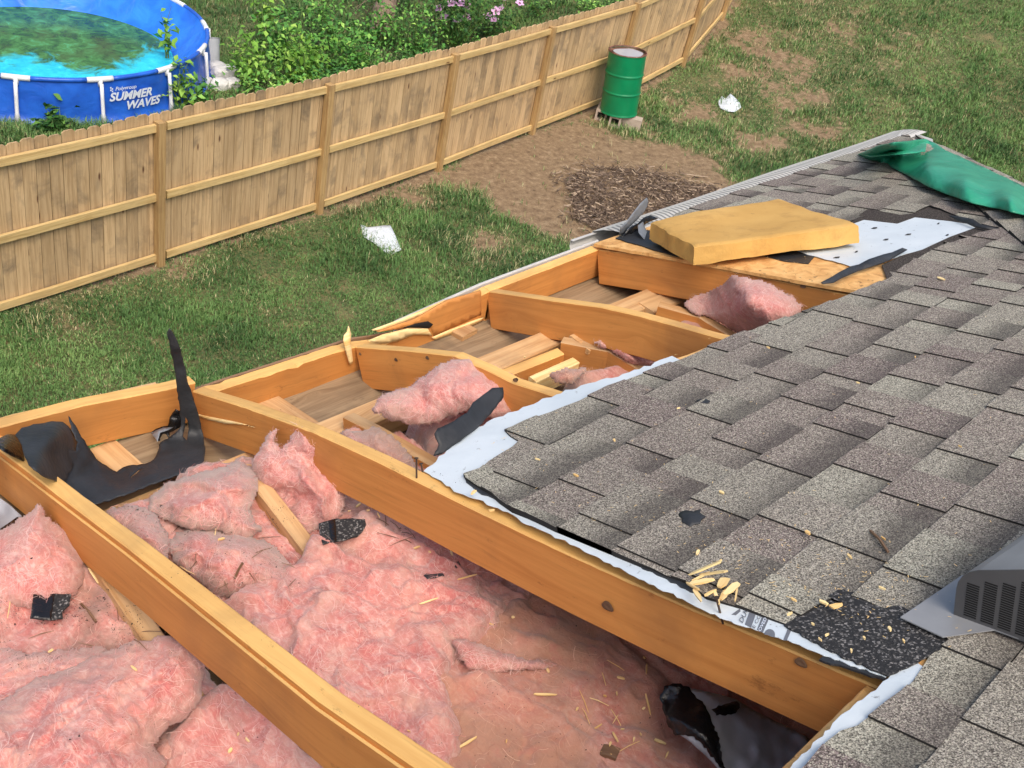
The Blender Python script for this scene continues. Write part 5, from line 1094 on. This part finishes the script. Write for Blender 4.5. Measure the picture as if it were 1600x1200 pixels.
# surface finder for things resting on the insulation
from mathutils.bvhtree import BVHTree
_V = []; _F = []
for o in bpy.data.objects:
    if o.name.split('.')[0] in ('insulation_batt', 'insulation_clump', 'ceiling_joist') and o.type == 'MESH':
        me = o.data; k0 = len(_V); vv = np.empty(len(me.vertices)*3); me.vertices.foreach_get('co', vv); _V += (vv.reshape(-1, 3)+np.array(o['_w'])).tolist(); _F += [[k0+i for i in p.vertices] for p in me.polygons]
BV = BVHTree.FromPolygons(_V, _F)
def drop(x, y, lift=.0):
    d = Vector(ray(x, y)).normalized(); h = BV.ray_cast(Vector(CAM), d)
    if h[0] is None: return None, None
    n_ = Vector(h[1]); n_ = n_ if n_.dot(d) < 0 else -n_; n_ = (n_+Vector((0, 0, .6))).normalized(); return np.array(h[0]+n_*lift), np.array(n_)
def DP(pts, z=.1): 
    r = []
    for x, y, l in pts:
        p, _ = drop(x, y, l); r.append((x, y, p if p is not None else az(x, y, z)))
    return r
DPX = lambda pts: DP([(x, y, .006) for x, y in pts])
puff('narrow folded lip of pale insulation lying across the two large batts', [(706, 1000), (724, 997), (745, 1004), (780, 1016), (815, 1026), (850, 1034), (884, 1040), (850, 1047), (800, 1049), (760, 1049), (735, 1046), (718, 1030), (712, 1014)], DPX([(706, 1000), (884, 1041), (790, 1030), (740, 1046), (800, 1048), (850, 1036)]), .022, 'pink', 99, .7, nf=2500, group=GC, soft=20)
# ================================================================== TORN SHEETS AND OTHER LOOSE THINGS
BLK = 'torn pieces of black roofing membrane'
rz = lambda pts: [(a, b, rw(*rp(a, b, n), n)) for a, b, n in pts]
felt = [(265, 513), (270, 520), (278, 535), (286, 560), (292, 590), (300, 615), (308, 640), (314, 662), (318, 682), (321, 700), (319, 718), (313, 731), (285, 740), (255, 750), (228, 760), (200, 771), (175, 780), (152, 787), (136, 790), (120, 778), (100, 758), (78, 742), (84, 722), (76, 712), (71, 706), (75, 703), (84, 704), (83, 697), (87, 692), (96, 694), (110, 703), (119, 705), (122, 690), (112, 672), (108, 650), (114, 660), (124, 676), (136, 696), (150, 716), (166, 727), (182, 737), (192, 730), (208, 726), (226, 725), (240, 718), (247, 704), (250, 692), (268, 680), (282, 668), (281, 640), (276, 610), (272, 575), (266, 545), (261, 520)]
fctrl = [(265, 513, yp(265, 513, -.10)), (278, 575, yp(278, 575, -.10)), (296, 640, yp(296, 640, -.11)), (316, 690, yp(316, 690, -.16)), (315, 728, az(315, 728, .0)), (255, 748, az(255, 748, .005)), (200, 770, az(200, 770, .012)), (137, 789, az(137, 789, .02)), (84, 745, az(84, 745, .05)), (184, 736, az(184, 736, -.04)), (228, 725, az(228, 725, -.035)), (250, 700, yp(250, 700, -.13)), (110, 655, yp(110, 655, -.06)), (125, 690, yp(125, 690, -.12)), (84, 704, yp(84, 704, -.2)), (230, 745, az(230, 745, -.005)), (160, 755, az(160, 755, .0))]
sheet('roofing_felt', felt, fctrl, MAT['black'], .002, step=4, ragged=1.1, rstep=6, holes=[[(290, 652), (293, 658), (295, 670), (292, 688), (286, 682), (289, 668)], [(203, 745), (211, 738), (222, 730), (213, 740), (205, 746)]], noise=.010, nscale=9, seed=4, label='large black felt sheet with a tall curved blade sticking up above the eave', cat='felt', group=BLK)
sheet('roofing_felt', [(24, 679), (34, 668), (58, 662), (82, 658), (98, 659), (106, 665), (115, 678), (121, 690), (120, 712), (112, 735), (100, 757), (70, 745), (45, 726), (38, 712), (34, 695)], [(26, 680, yp(26, 680, -.17)), (36, 712, yp(36, 712, -.30)), (60, 664, yp(60, 664, -.09)), (98, 660, yp(98, 660, -.08)), (118, 690, yp(118, 690, -.10)), (70, 685, yp(70, 685, -.23)), (90, 682, yp(90, 682, -.20)), (60, 728, yp(60, 728, -.36)), (98, 750, yp(98, 750, -.30)), (84, 712, yp(84, 712, -.25))], MAT['black'], .002, step=4, ragged=.8, seed=5, label='curled black felt roll at the left edge between fascia and doubled rafter', cat='felt', group=BLK)
sheet('roofing_felt', [(-20, 690), (0, 684), (12, 678), (24, 679), (33, 690), (37, 704), (38, 720), (20, 712), (0, 700), (-20, 696)], [(-20, 690, yp(-20, 690, -.12)), (12, 679, yp(12, 679, -.09)), (35, 700, yp(35, 700, -.14)), (30, 718, yp(30, 718, -.2)), (0, 700, yp(0, 700, -.2))], MAT['black_tar'], .003, step=4, seed=6, label='dark inner end of the felt roll beside the top of the doubled rafter', cat='felt', group=BLK)
sheet('roofing_felt', [(236, 676), (246, 670), (262, 666), (265, 652), (274, 640), (282, 644), (281, 668), (264, 676), (263, 700), (250, 718), (246, 706), (250, 690)], [(236, 676, yp(236, 676, -.06)), (262, 666, yp(262, 666, -.05)), (280, 645, yp(280, 645, -.09)), (262, 700, yp(262, 700, -.10)), (250, 716, yp(250, 716, -.12)), (254, 680, yp(254, 680, -.04))], MAT['black_tar'], .003, step=3.5, ragged=1.4, noise=.02, nscale=22, seed=7, label='crumpled shiny tar coated strip behind the tall black blade', cat='felt', group=BLK)
sheet('clear_plastic', [(236, 678), (244, 672), (256, 668), (272, 667), (262, 672), (250, 676), (246, 690), (242, 684)], [(236, 678, yp(236, 678, -.065)), (272, 667, yp(272, 667, -.075)), (246, 690, yp(246, 690, -.12)), (250, 673, yp(250, 673, -.09))], MAT['silver'], .001, step=3, noise=.01, nscale=25, seed=8, label='small silvery plastic shred stuck to the tar strip by the tall black blade', cat='plastic scrap')
sheet('roofing_felt', [(769, 606), (786, 605), (787, 620), (775, 637), (753, 662), (741, 673), (712, 694), (691, 709), (678, 712), (686, 694), (679, 677), (684, 669), (709, 658), (731, 644), (740, 628), (756, 616)], rz([(680, 708, .018), (690, 690, .035), (720, 670, .04), (750, 640, .04), (780, 612, .05), (712, 694, .02), (775, 637, .025)]), MAT['black'], .003, step=5, ragged=.8, noise=.004, seed=9, label='black felt flap reaching from the white membrane over the swirled pink clump', cat='felt', group=BLK)
sheet('roofing_felt', [(1283, 441), (1300, 432), (1313, 424), (1329, 416), (1342, 413), (1357, 405), (1381, 397), (1394, 394), (1410, 387), (1418, 390), (1404, 398), (1391, 406), (1378, 411), (1357, 418), (1341, 423), (1316, 434), (1303, 441), (1286, 443)], rz([(1283, 441, .06), (1329, 418, .045), (1357, 412, .04), (1416, 388, .032), (1391, 406, .028), (1303, 441, .05), (1350, 420, .03)]), MAT['black'], .003, step=5, label='narrow dark felt strip lying across bare deck and white membrane right of the foam', cat='felt', group=BLK, seed=10)
sheet('roofing_felt', [(1480, 336), (1500, 338), (1520, 342), (1532, 350), (1562, 357), (1558, 360), (1530, 356), (1512, 350), (1495, 344)], rz([(1480, 336, .03), (1520, 345, .045), (1562, 358, .028), (1530, 356, .03), (1512, 350, .03)]), MAT['black'], .003, step=4, noise=.008, label='thin curled black strip at the upper right tip of the white membrane', cat='felt', group=BLK, seed=11)
sheet('roofing_felt', [(1058, 805), (1064, 799), (1073, 797), (1083, 799), (1095, 795), (1094, 801), (1103, 807), (1096, 811), (1094, 818), (1085, 819), (1078, 824), (1072, 819), (1064, 816), (1066, 810)], rz([(1058, 805, .03), (1095, 796, .033), (1103, 807, .031), (1080, 822, .03), (1080, 808, .038)]), MAT['black'], .002, step=4, label='ragged black scrap lying alone in the middle of the shingles', cat='felt', group=BLK, seed=12)
sheet('roofing_felt', [(1088, 625), (1100, 622), (1110, 626), (1106, 630), (1092, 629)], rz([(1088, 625, .03), (1110, 626, .032), (1098, 629, .03), (1100, 622, .03)]), MAT['black'], .002, step=3, label='tiny black flake on the shingles up from the white membrane corner', cat='felt', group=BLK, seed=13)
sheet('roofing_felt', [(-30, 772), (0, 778), (16, 790), (34, 806), (40, 816), (20, 826), (0, 838), (-30, 850)], AZ([(-30, 772, -.03), (16, 790, -.02), (38, 814, .0), (0, 836, .02), (-30, 850, .02), (5, 805, -.04)]), MAT['greymembrane'], .003, step=4, noise=.01, label='dark grey membrane scrap at the left edge under the doubled rafter', cat='felt', seed=14)
sheet('roofing_felt', [(0, 826), (12, 818), (26, 808), (40, 806), (44, 812), (30, 822), (14, 832), (-6, 842)], AZ([(0, 826, .02), (40, 808, .02), (14, 832, .035), (-6, 842, .03)]), MAT['black_tar'], .003, step=3, noise=.01, nscale=30, label='shiny black tar shred beside the pale wispy pink peak', cat='felt', group=BLK, seed=15)
sheet('roofing_felt', [(848, 1196), (854, 1184), (862, 1176), (866, 1186), (870, 1204), (856, 1212)], AZ([(848, 1196, .05), (862, 1176, .09), (870, 1204, .05), (856, 1212, .04)]), MAT['black'], .003, step=4, label='small black felt corner poking out of the tan batt at the bottom edge', cat='felt', group=BLK, seed=16)
sheet('roofing_felt', [(662, 899), (666, 896), (676, 897), (692, 895), (694, 899), (680, 903), (668, 904)], DP([(662, 899, .006), (692, 896, .006), (680, 903, .006), (676, 897, .006)]), MAT['black'], .003, step=3, label='thin black strip lying flat on the large salmon batt', cat='felt', group=BLK, seed=17)
sheet('roofing_felt', [(711, 884), (716, 876), (720, 883), (714, 888)], DP([(711, 884, .006), (716, 876, .006), (720, 883, .006), (714, 888, .006)]), MAT['black'], .002, step=3, label='tiny black triangle on the salmon batt just above the thin strip', cat='felt', group=BLK, seed=18)
# shingle squares on the insulation
def square(label, ol, ctrl, band, seed):
    hs = [drop(x, y)[0] for x, y in ol]+[drop(sum(p[0] for p in ol)/len(ol), sum(p[1] for p in ol)/len(ol))[0]]; hs = sorted(h[2]-O[2] for h in hs if h is not None); zt_ = hs[int(len(hs)*.75)]+.012
    ctrl = [(x, y, az(x, y, zt_+(.008 if i == 1 else 0))) for i, (x, y, _) in enumerate(ctrl)]
    o = sheet('shingle_scrap', ol, ctrl, MAT['blackgran'], .004, step=4, ragged=.8, seed=seed, label=label, cat='shingle scrap', group='black shingle pieces on the insulation')
    q = [(a, b, CAM+(P-CAM)*.9985) for a, b, P in ctrl]; b_ = sheet('tar_band', band, q, MAT['black_tar'], .0006, step=4, seed=seed); d = np.array(b_['_w'])-np.array(o['_w']); b_.parent = o; b_.location = (0, 0, 0)
    for vv in b_.data.vertices: vv.co = vv.co+Vector(d)
square('black shingle square with a glossy stripe at the foot of the tall pink clump', [(498, 818), (520, 811), (545, 810), (570, 811), (572, 819), (566, 830), (558, 838), (540, 843), (522, 846), (505, 850), (500, 834)], DP([(498, 818, .014), (570, 811, .014), (558, 838, .014), (505, 850, .014), (535, 828, .014)]), [(513, 813), (524, 811), (526, 845), (518, 847)], 21)
square('black shingle square beside a joist in the left bay, half covered by pink fibres', [(54, 926), (80, 927), (111, 928), (108, 945), (97, 955), (98, 966), (84, 968), (62, 967), (47, 965), (50, 945)], DP([(54, 926, .014), (111, 928, .014), (98, 966, .014), (47, 965, .014), (80, 945, .014)]), [(52, 928), (85, 928), (80, 967), (50, 965)], 22)
m1 = AZ([(1036, 1085, .18), (1055, 1071, .20), (1100, 1080, .19), (1152, 1092, .16), (1215, 1128, .14), (1255, 1150, .13), (1200, 1215, .14), (1135, 1210, .16), (1060, 1146, .19), (1140, 1140, .20), (1042, 1115, .18), (1090, 1110, .22)])
mo = sheet('membrane_scrap', [(1036, 1085), (1040, 1075), (1052, 1071), (1075, 1074), (1100, 1080), (1130, 1086), (1152, 1093), (1178, 1110), (1215, 1128), (1262, 1152), (1290, 1190), (1200, 1225), (1135, 1215), (1102, 1180), (1080, 1160), (1057, 1145), (1042, 1115)], m1, MAT['greymembrane'], .004, step=6, ragged=.7, noise=.022, nscale=9, label='grey membrane piece smeared with black tar below the corner of the opening', cat='membrane', seed=23)
for ol in ([(1031, 1086), (1038, 1072), (1056, 1068), (1076, 1073), (1086, 1086), (1098, 1096), (1104, 1108), (1110, 1118), (1114, 1132), (1122, 1150), (1128, 1180), (1134, 1208), (1124, 1198), (1108, 1178), (1095, 1160), (1080, 1150), (1055, 1149), (1041, 1128), (1037, 1112)], [(1112, 1108), (1122, 1102), (1136, 1099), (1152, 1096), (1156, 1106), (1150, 1114), (1134, 1118), (1120, 1118)]):
    b_ = sheet('tar_smear', ol, [(a, b, CAM+(P-CAM)*.9975) for a, b, P in m1], MAT['black_tar'], .001, step=6, ragged=2.2, rstep=4, noise=.022, nscale=9, seed=23); d = np.array(b_['_w'])-np.array(mo['_w']); b_.parent = mo
    for vv in b_.data.vertices: vv.co = vv.co+Vector(d)
    b_.location = (0, 0, 0)
# metal and membrane curl beside the foam
sheet('flashing_blade', [(968, 368), (970, 356), (979, 347), (990, 332), (1000, 319), (1011, 309), (1013, 314), (1011, 323), (1006, 332), (995, 344), (982, 356), (975, 365)], [(968, 368, yp(968, 368, -.02)), (1011, 310, yp(1011, 310, .03)), (990, 340, yp(990, 340, .0)), (982, 356, yp(982, 356, -.01)), (975, 350, yp(975, 350, -.03))], MAT['silver'], .002, step=3, label='grey membrane blade standing up at the eave left of the yellow foam', cat='flashing')
sheet('membrane_curl', [(997, 352), (1005, 346), (1008, 356), (1015, 366), (1026, 374), (1034, 379), (1018, 379), (1006, 373), (998, 363)], [(997, 352, yp(997, 352, -.05)), (1005, 346, yp(1005, 346, -.02)), (1015, 366, yp(1015, 366, -.08)), (1034, 379, yp(1034, 379, -.12)), (1000, 366, yp(1000, 366, -.10)), (1008, 372, yp(1008, 372, -.12))], MAT['silver'], .002, step=3, label='pale grey curled membrane strip tucked under the left corner of the yellow foam', cat='membrane')
sheet('roofing_felt', [(971, 371), (978, 362), (986, 354), (997, 349), (1006, 340), (1016, 336), (1029, 341), (1014, 347), (1004, 353), (1002, 365), (1006, 373), (985, 376)], [(971, 371, yp(971, 371, -.035)), (990, 352, yp(990, 352, -.02)), (1016, 337, yp(1016, 337, .0)), (1029, 341, yp(1029, 341, -.01)), (1003, 362, yp(1003, 362, -.03)), (985, 376, yp(985, 376, -.05))], MAT['black_tar'], .002, step=3, noise=.012, nscale=20, label='folded black membrane between the grey blade and the yellow foam', cat='felt', group=BLK)

# yellow foam slab
def foam():
    nT, nB = .105, .035; cs = [np.array(rp(x, y, nT)) for x, y in [(1013, 346), (1215, 308), (1342, 351), (1082, 384)]]
    nu, nv = 46, 36; V = []; gr = lambda a, b: (cs[0]*(1-a)*(1-b)+cs[1]*a*(1-b)+cs[2]*a*b+cs[3]*(1-a)*b)
    top = []; bot = []
    for j in range(nv+1):
        for i in range(nu+1):
            a, b = i/nu, j/nv; c = gr(a, b); e = min(a, 1-a)*.6, min(b, 1-b)*.45; ed = min(min(e)/.005, 1.); rnd = math.sqrt(max(0, 1-(1-ed)**2))
            wob = .003*math.sin(a*5+b*3)+.006*math.exp(-((a-.3)**2+(b-.15)**2)/.03)-.008*math.exp(-((a-.55)**2+(b-.5)**2)/.08); c = c+np.array([.006*math.sin(b*9)+.004*math.sin(b*23), .006*math.sin(a*7+1)+.003*math.sin(a*31)])
            c = c+(gr(.5, .5)-c)*.012*(1-rnd); V.append(rw(c[0], c[1], nT+wob-.007*(1-rnd)))
    n1 = len(V)
    for j in range(nv+1):
        for i in range(nu+1):
            c = gr(i/nu, j/nv); c = c+np.array([.004*math.sin(j/nv*9), .004*math.sin(i/nu*7+1)]); V.append(rw(c[0], c[1], nB+.005*float(fbm([[i*.23, j*.31, 3.]], 4, 3)[0])))
    I_ = lambda i, j, k=0: k*n1+j*(nu+1)+i; Fs = []
    for j in range(nv):
        for i in range(nu): Fs.append((I_(i, j), I_(i+1, j), I_(i+1, j+1), I_(i, j+1))); Fs.append((I_(i, j, 1), I_(i, j+1, 1), I_(i+1, j+1, 1), I_(i+1, j, 1)))
    loop = [(i, 0) for i in range(nu)]+[(nu, j) for j in range(nv)]+[(i, nv) for i in range(nu, 0, -1)]+[(0, j) for j in range(nv, 0, -1)]
    prev = [I_(*p) for p in loop]; m = len(loop); cen = np.array(gr(.5, .5)); layers = 6; rg = np.random.default_rng(5)
    for l in range(1, layers):
        t = l/layers; cur = []
        for k_, p in enumerate(loop):
            A, B = np.array(V[I_(*p)]), np.array(V[I_(*p, 1)]); q = A+(B-A)*t; out = q-rw(cen[0], cen[1], .07); out /= np.linalg.norm(out); cur.append(len(V)); V.append(tuple(q+out*(rg.normal(0, .0010)+.004*float(fbm([[k_*.12, l*.5, 1.]], 6, 2)[0])*t)))
        for k_ in range(m): Fs.append((prev[k_], cur[k_], cur[(k_+1) % m], prev[(k_+1) % m]))
        prev = cur
    last = [I_(*p, 1) for p in loop]
    for k_ in range(m): Fs.append((prev[k_], last[k_], last[(k_+1) % m], prev[(k_+1) % m]))
    tag(sharp(mesh_obj('foam_slab', V, Fs, MAT['foam'], smooth=True), 38), 'thick yellow foam slab lying on the torn roof edge', 'foam')
foam()
# green tarp over the hip
h2 = lambda x, y, n: hit(x, y, N2, O2+N2*n)
tq = [(1340, 241), (1352, 238), (1370, 230), (1395, 224), (1425, 220), (1446, 217), (1462, 224), (1478, 235), (1502, 245), (1532, 259), (1567, 275), (1602, 292), (1660, 320), (1740, 360), (1740, 402), (1660, 366), (1600, 335), (1560, 326), (1520, 317), (1480, 304), (1445, 289), (1415, 272), (1390, 260), (1370, 252), (1352, 250)]
tc = rz([(1340, 241, .03), (1370, 252, .035), (1415, 272, .035), (1480, 304, .05), (1560, 326, .06), (1600, 335, .06), (1740, 400, .07)])+[(a, b, h2(a, b, n)) for a, b, n in [(1446, 217, .05), (1478, 235, .05), (1532, 259, .06), (1602, 292, .07), (1740, 360, .07), (1395, 224, .05)]]+rz([(1395, 238, .075), (1440, 236, .03), (1400, 250, .06), (1450, 256, .10), (1510, 285, .115), (1580, 312, .11), (1660, 348, .11)])
sheet('tarp', tq, tc, MAT['tarp'], .004, step=4, ragged=.4, noise=.022, nscale=3.2, seed=31, label='green vinyl tarp bunched along the hip of the roof', cat='tarp')
sheet('tarp_flap', [(1344, 240), (1370, 228), (1395, 222), (1440, 219), (1448, 226), (1446, 236), (1420, 239), (1385, 242), (1360, 245)], rz([(1344, 240, .04), (1395, 223, .085), (1446, 222, .05), (1444, 236, .12), (1400, 240, .12), (1360, 245, .075)]), MAT['tarp'], .004, step=4, ragged=.3, noise=.006, nscale=9, seed=32, label='folded upper corner of the green tarp near the gutter end', cat='tarp')

# splinter standing at the fascia, wood chips
def wsheet(*a, **k): return woodsheet(sheet(*a, **k))
wsheet('splinter', [(545, 509), (549, 522), (548, 534), (552, 567), (547, 570), (542, 553), (537, 532), (538, 524), (543, 518)], [(545, 510, yp(545, 510, .0)), (544, 535, yp(544, 535, -.03)), (549, 568, yp(549, 568, -.035)), (538, 528, yp(538, 528, -.02))], MAT['splinter'], .005, step=4, label='pale wood splinter standing upright where fascia and second rafter meet', cat='splinter', seed=3)
def chip(P, nrm, L, W_, ang_, tilt, label, group, mat='splinter', name='wood_chip', th=.0035):
    nrm = np.asarray(nrm, float); nrm /= np.linalg.norm(nrm); a = np.cross(nrm, [0, 1, 0.01]); a /= np.linalg.norm(a); b = np.cross(nrm, a); d = a*math.cos(ang_)+b*math.sin(ang_); s_ = np.cross(nrm, d); d = d*math.cos(tilt)+nrm*math.sin(tilt); up_2 = np.cross(d, s_); P = np.asarray(P)+nrm*(.004+abs(math.sin(tilt))*L/2)
    r_ = lambda: random.uniform(.75, 1.15)
    pr = [(-.5*r_(), -.1), (-.42, .45*r_()), (.1, .5*r_()), (.5*r_(), .12), (.44, -.3*r_()), (0, -.5*r_()), (-.3, -.42)]; V = [P+d*x*L+s_*y*W_+up_2*th/2 for x, y in pr]+[P+d*x*L*.96+s_*y*W_*.9-up_2*th/2 for x, y in pr]; k = len(pr)
    Fs = [tuple(range(k)), tuple(range(2*k-1, k-1, -1))]+[(i, i+k, (i+1) % k+k, (i+1) % k) for i in range(k)]
    uv = []; VV = V
    for f in Fs:
        for i in f: uv.append((pr[i % k][0]*L, pr[i % k][1]*W_))
    return tag(mesh_obj(name, V, Fs, MAT[mat], uv=uv, attrs={'tint': np.full(2*k, random.uniform(.4, 1))}), label, 'wood chip', group)
gcl = 'wood splinters heaped at the shingle edge'
for px, py, L, W_, a_, tl in [(1104, 905, .075, .010, 1.9, .6), (1112, 912, .075, .009, 1.5, .5), (1098, 915, .05, .014, 2.3, .2), (1130, 915, .045, .022, .3, .1), (1142, 924, .055, .016, .1, .05), (1108, 902, .06, .006, 1.75, .7), (1095, 908, .04, .004, 2.6, .3), (1150, 935, .05, .004, .5, .1), (1082, 922, .045, .005, 1.2, .2), (1125, 900, .035, .004, 2.0, .3), (1110, 930, .03, .006, 2.9, .1), (1090, 935, .06, .009, .9, .1), (1120, 938, .05, .007, .8, .05), (1132, 934, .045, .014, .3, .1)]:
    chip(rw(*rp(px, py, .03), .03), NS, L, W_, a_, tl, 'light wood splinter in the heap at the shingle edge above the printed strip', gcl)
gsh = 'small wood chips lying on the shingles'
for px, py, L in [(1090, 866, .025), (1262, 835, .022), (1327, 872, .022), (1234, 962, .016), (1286, 944, .026), (1306, 950, .035), (1390, 986, .018), (1292, 995, .012), (1281, 1002, .012), (1330, 1020, .012), (1378, 922, .02), (1412, 1005, .012), (1380, 844, .02), (1470, 437, .05), (1128, 772, .02), (900, 745, .02), (1240, 940, .018), (1270, 978, .01), (1350, 1000, .01), (840, 720, .02), (820, 560, .015), (1200, 545, .02), (960, 690, .015), (1060, 640, .012), (1340, 600, .014), (1500, 700, .015), (1430, 560, .012), (740, 772, .03), (768, 800, .02)]:
    chip(rw(*rp(px, py, .028), .028), NS, L*.75, L*random.uniform(.15, .4), random.uniform(0, 3), .02, 'small light wood chip lying flat on the roof', gsh)
gin = 'wood chips strewn on the insulation'
for px, py in [(652, 858), (672, 863), (668, 944), (690, 840), (700, 858), (705, 866), (720, 850), (738, 872), (731, 905), (768, 976), (855, 1050), (970, 1062), (963, 1086), (945, 1090), (972, 1142), (935, 1138), (960, 1155), (990, 1158), (1000, 1150), (948, 1180), (953, 1165), (1040, 1182), (1030, 1162), (1010, 1100), (1005, 1030), (1008, 1050), (730, 1165), (790, 1160), (800, 966), (672, 830), (660, 826), (680, 835), (640, 1145), (900, 1110), (850, 1090), (1005, 1107), (560, 792), (575, 800), (590, 808), (545, 800), (620, 812), (345, 845), (150, 900), (80, 1020), (140, 870), (210, 1048), (370, 1150), (385, 1158), (360, 1175)]:
    P_, N_ = drop(px, py, .001)
    if P_ is None: continue
    chip(P_, N_, random.choice((.008, .012, .02, .03, .05)), random.uniform(.002, .007), random.uniform(0, 3.1), random.uniform(-.1, .25), 'thin light wood chip lying on pink insulation', gin)
for (a, b, z1, z2, w_, lb) in [((286, 906), (322, 862), .09, .15, .016, 'brown and yellow splinter standing in the dusty pink lump'), ((292, 900), (318, 866), .1, .16, .008, 'thin pale splinter beside the brown standing one'), ((940, 1170), (966, 1180), .06, .06, .03, 'curled orange brown bark flake on the tan batt'), ((365, 905), (378, 880), .1, .14, .004, 'thin black twig in the dusty pink lump'), ((126, 945), (150, 975), .09, .11, .004, 'dark stick in the dusty fibres right of the black square'), ((1360, 828), (1388, 862), None, None, .004, 'thin dark twig on the shingles above the vent')]:
    A, B = (drop(*a, .004)[0], (drop(*a, .004)[0]+(az(*b, z2)-az(*a, z1)) if z2-z1 > .03 else drop(*b, .008)[0])) if z1 is not None else (rw(*rp(*a, .03), .03), rw(*rp(*b, .03), .03)); mid = (A+B)/2+np.array([0, 0, .004])
    o = beam('splinter', [A, mid, B], w_, w_*.5, [MAT['browntrim'] if 'brown' in lb or 'dark' in lb or 'black' in lb else MAT['splinter']]*2, None, seed=9); tag(o, lb, 'splinter')
gtw = 'dark twigs and straws on the dusty insulation'
rg_ = random.Random(12)
for i in range(46):
    reg = rg_.choice([(10, 930, 250, 1050), (180, 800, 460, 930), (330, 850, 450, 930), (560, 780, 700, 850), (900, 1040, 1030, 1180)]); x, y = rg_.uniform(reg[0], reg[2]), rg_.uniform(reg[1], reg[3]); P_, N_ = drop(x, y, .002)
    if P_ is None: continue
    a_ = rg_.uniform(0, 6.28); L = rg_.uniform(.02, .07); d = np.array([math.cos(a_), math.sin(a_), rg_.uniform(-.1, .35)])*L; lt = reg[0] == 900 or rg_.random() < .3
    tag(MB().tube([P_-d/2, P_+N_*.004, P_+d/2+N_*.002], [.0007, .0011, .0006], 5).obj('straw', MAT['splinter' if lt else 'browntrim'], None, attrs={'tint': np.full(15, .6)}), 'thin pale straw lying on the insulation' if lt else 'thin dark twig lying on the dusty insulation', 'twig', gtw)
# dark flakes on the upper white membrane
for i, (x, y, L) in enumerate([(1366, 356, 10), (1419, 366, 10), (1384, 374, 9), (1466, 349, 4), (1480, 367, 5), (1338, 393, 5), (1307, 402, 11)]):
    sheet('felt_flake', [(x-L/2, y+1), (x-L*.1, y-1), (x+L/2, y-1.4), (x+L*.4, y+.3), (x, y+1)], rz([(x-L/2, y, .02), (x+L/2, y, .021), (x, y-2, .022), (x, y+2, .0195)]), MAT['black'], .001, step=3, label='small dark flake lying on the upper white membrane', cat='felt flake', group='dark flakes on the upper white membrane', seed=40+i)
# grit on the insulation and shingles
V = []; T_ = []; n = 0
def grit(pts, s):
    global n
    for p in pts:
        d = RNG.normal(0, 1, (3, 3)); d /= np.linalg.norm(d, axis=1)[:, None]
        V.extend([p+d[0]*s*.6, p+d[1]*s*.6, p+d[2]*s*.6])
for reg, z, cnt in [((-20, 820, 140, 960), .07, 500), ((-20, 930, 280, 1050), .07, 2600), ((165, 790, 470, 940), .1, 2600), ((520, 770, 720, 840), .06, 900), ((560, 800, 860, 960), .12, 500), ((740, 940, 1100, 1190), .05, 900), ((0, 1000, 600, 1190), .05, 500), ((580, 580, 800, 720), .1, 250), ((150, 860, 240, 1000), .06, 300), ((400, 740, 490, 860), .03, 250)]:
    a = RNG.uniform(reg[0], reg[2], cnt); b = RNG.uniform(reg[1], reg[3], cnt); m_ = fbm(np.c_[a/40, b/40, a*0], 5, 3) > -.1
    for x, y in zip(a[m_], b[m_]):
        P_, N_ = drop(x, y, .001)
        if P_ is not None: grit([P_], RNG.uniform(.001, .0034)*(1+(RNG.uniform() < .05)*1.2))
for (u0_, v0_), (u1e, v1e), nn, cnt, sp_ in [((-.585, .1), (-.61, 2.0), .02, 120, .014), ((0, .1), (0, 2.05), .004, 220, .014), ((-.02, 2.11), (-.9, 2.105), -.012, 260, .015), ((.03, 1.0), (.03, 2.0), .0175, 200, .012), ((.1, 1.1), (1.6, 1.25), .0295, 160, .08), ((.06, 1.2), (.1, 2.0), .0295, 500, .035), ((1.85, .5), (1.85, 1.1), .014, 90, .03)]:
    t = RNG.uniform(0, 1, cnt)
    for q in t: grit([rw(u0_+(u1e-u0_)*q+RNG.normal(0, sp_*.6), v0_+(v1e-v0_)*q+RNG.normal(0, .01), nn+(.03 if abs(u0_) < .01 and .3 < q*2 < .9 and nn < .01 and u1e == 0 else 0))], RNG.uniform(.001, .003))
V = np.array(V); tag(mesh_obj('roof_grit', V, np.arange(len(V)).reshape(-1, 3), MAT['gap_shade_grit']), 'fine black shingle grit scattered over insulation and joists', 'grit', kind='stuff')
n = 0; V = []
for cnt, (cu, cv), (su, sv) in [(180, (.12, 1.72), (.09, .16)), (160, (.14, 1.95), (.12, .1)), (120, (.2, 1.3), (.2, .3)), (90, (1.9, .9), (.08, .2)), (80, (.6, 1.5), (.5, .35))]:
    for q in range(cnt):
        P_ = rw(cu+RNG.normal(0, su), max(1.02, cv+RNG.normal(0, sv)) if cu < 1.5 else cv+RNG.normal(0, sv)*.5, .0305); a_ = RNG.uniform(0, 6.28); d = (np.array([1, 0, 0])*math.cos(a_)+VD*math.sin(a_)); e = np.cross(NS, d); L = RNG.uniform(.001, .005)
        if P_[0]-O[0] < .05: continue
        k = len(V); V += [P_-d*L, P_+d*L, P_+d*L*.6+e*L*.3, P_-d*L*.7+e*L*.35]
tag(mesh_obj('sawdust', V, np.arange(len(V)).reshape(-1, 4), MAT['splinter'], attrs={'tint': RNG.uniform(.3, 1, len(V))}), 'fine wood dust and slivers sprinkled over the shingles by the torn edge', 'sawdust', kind='stuff')
for o in bpy.data.objects:
    for k_ in ('_w', '_p'):
        if k_ in o: del o[k_]
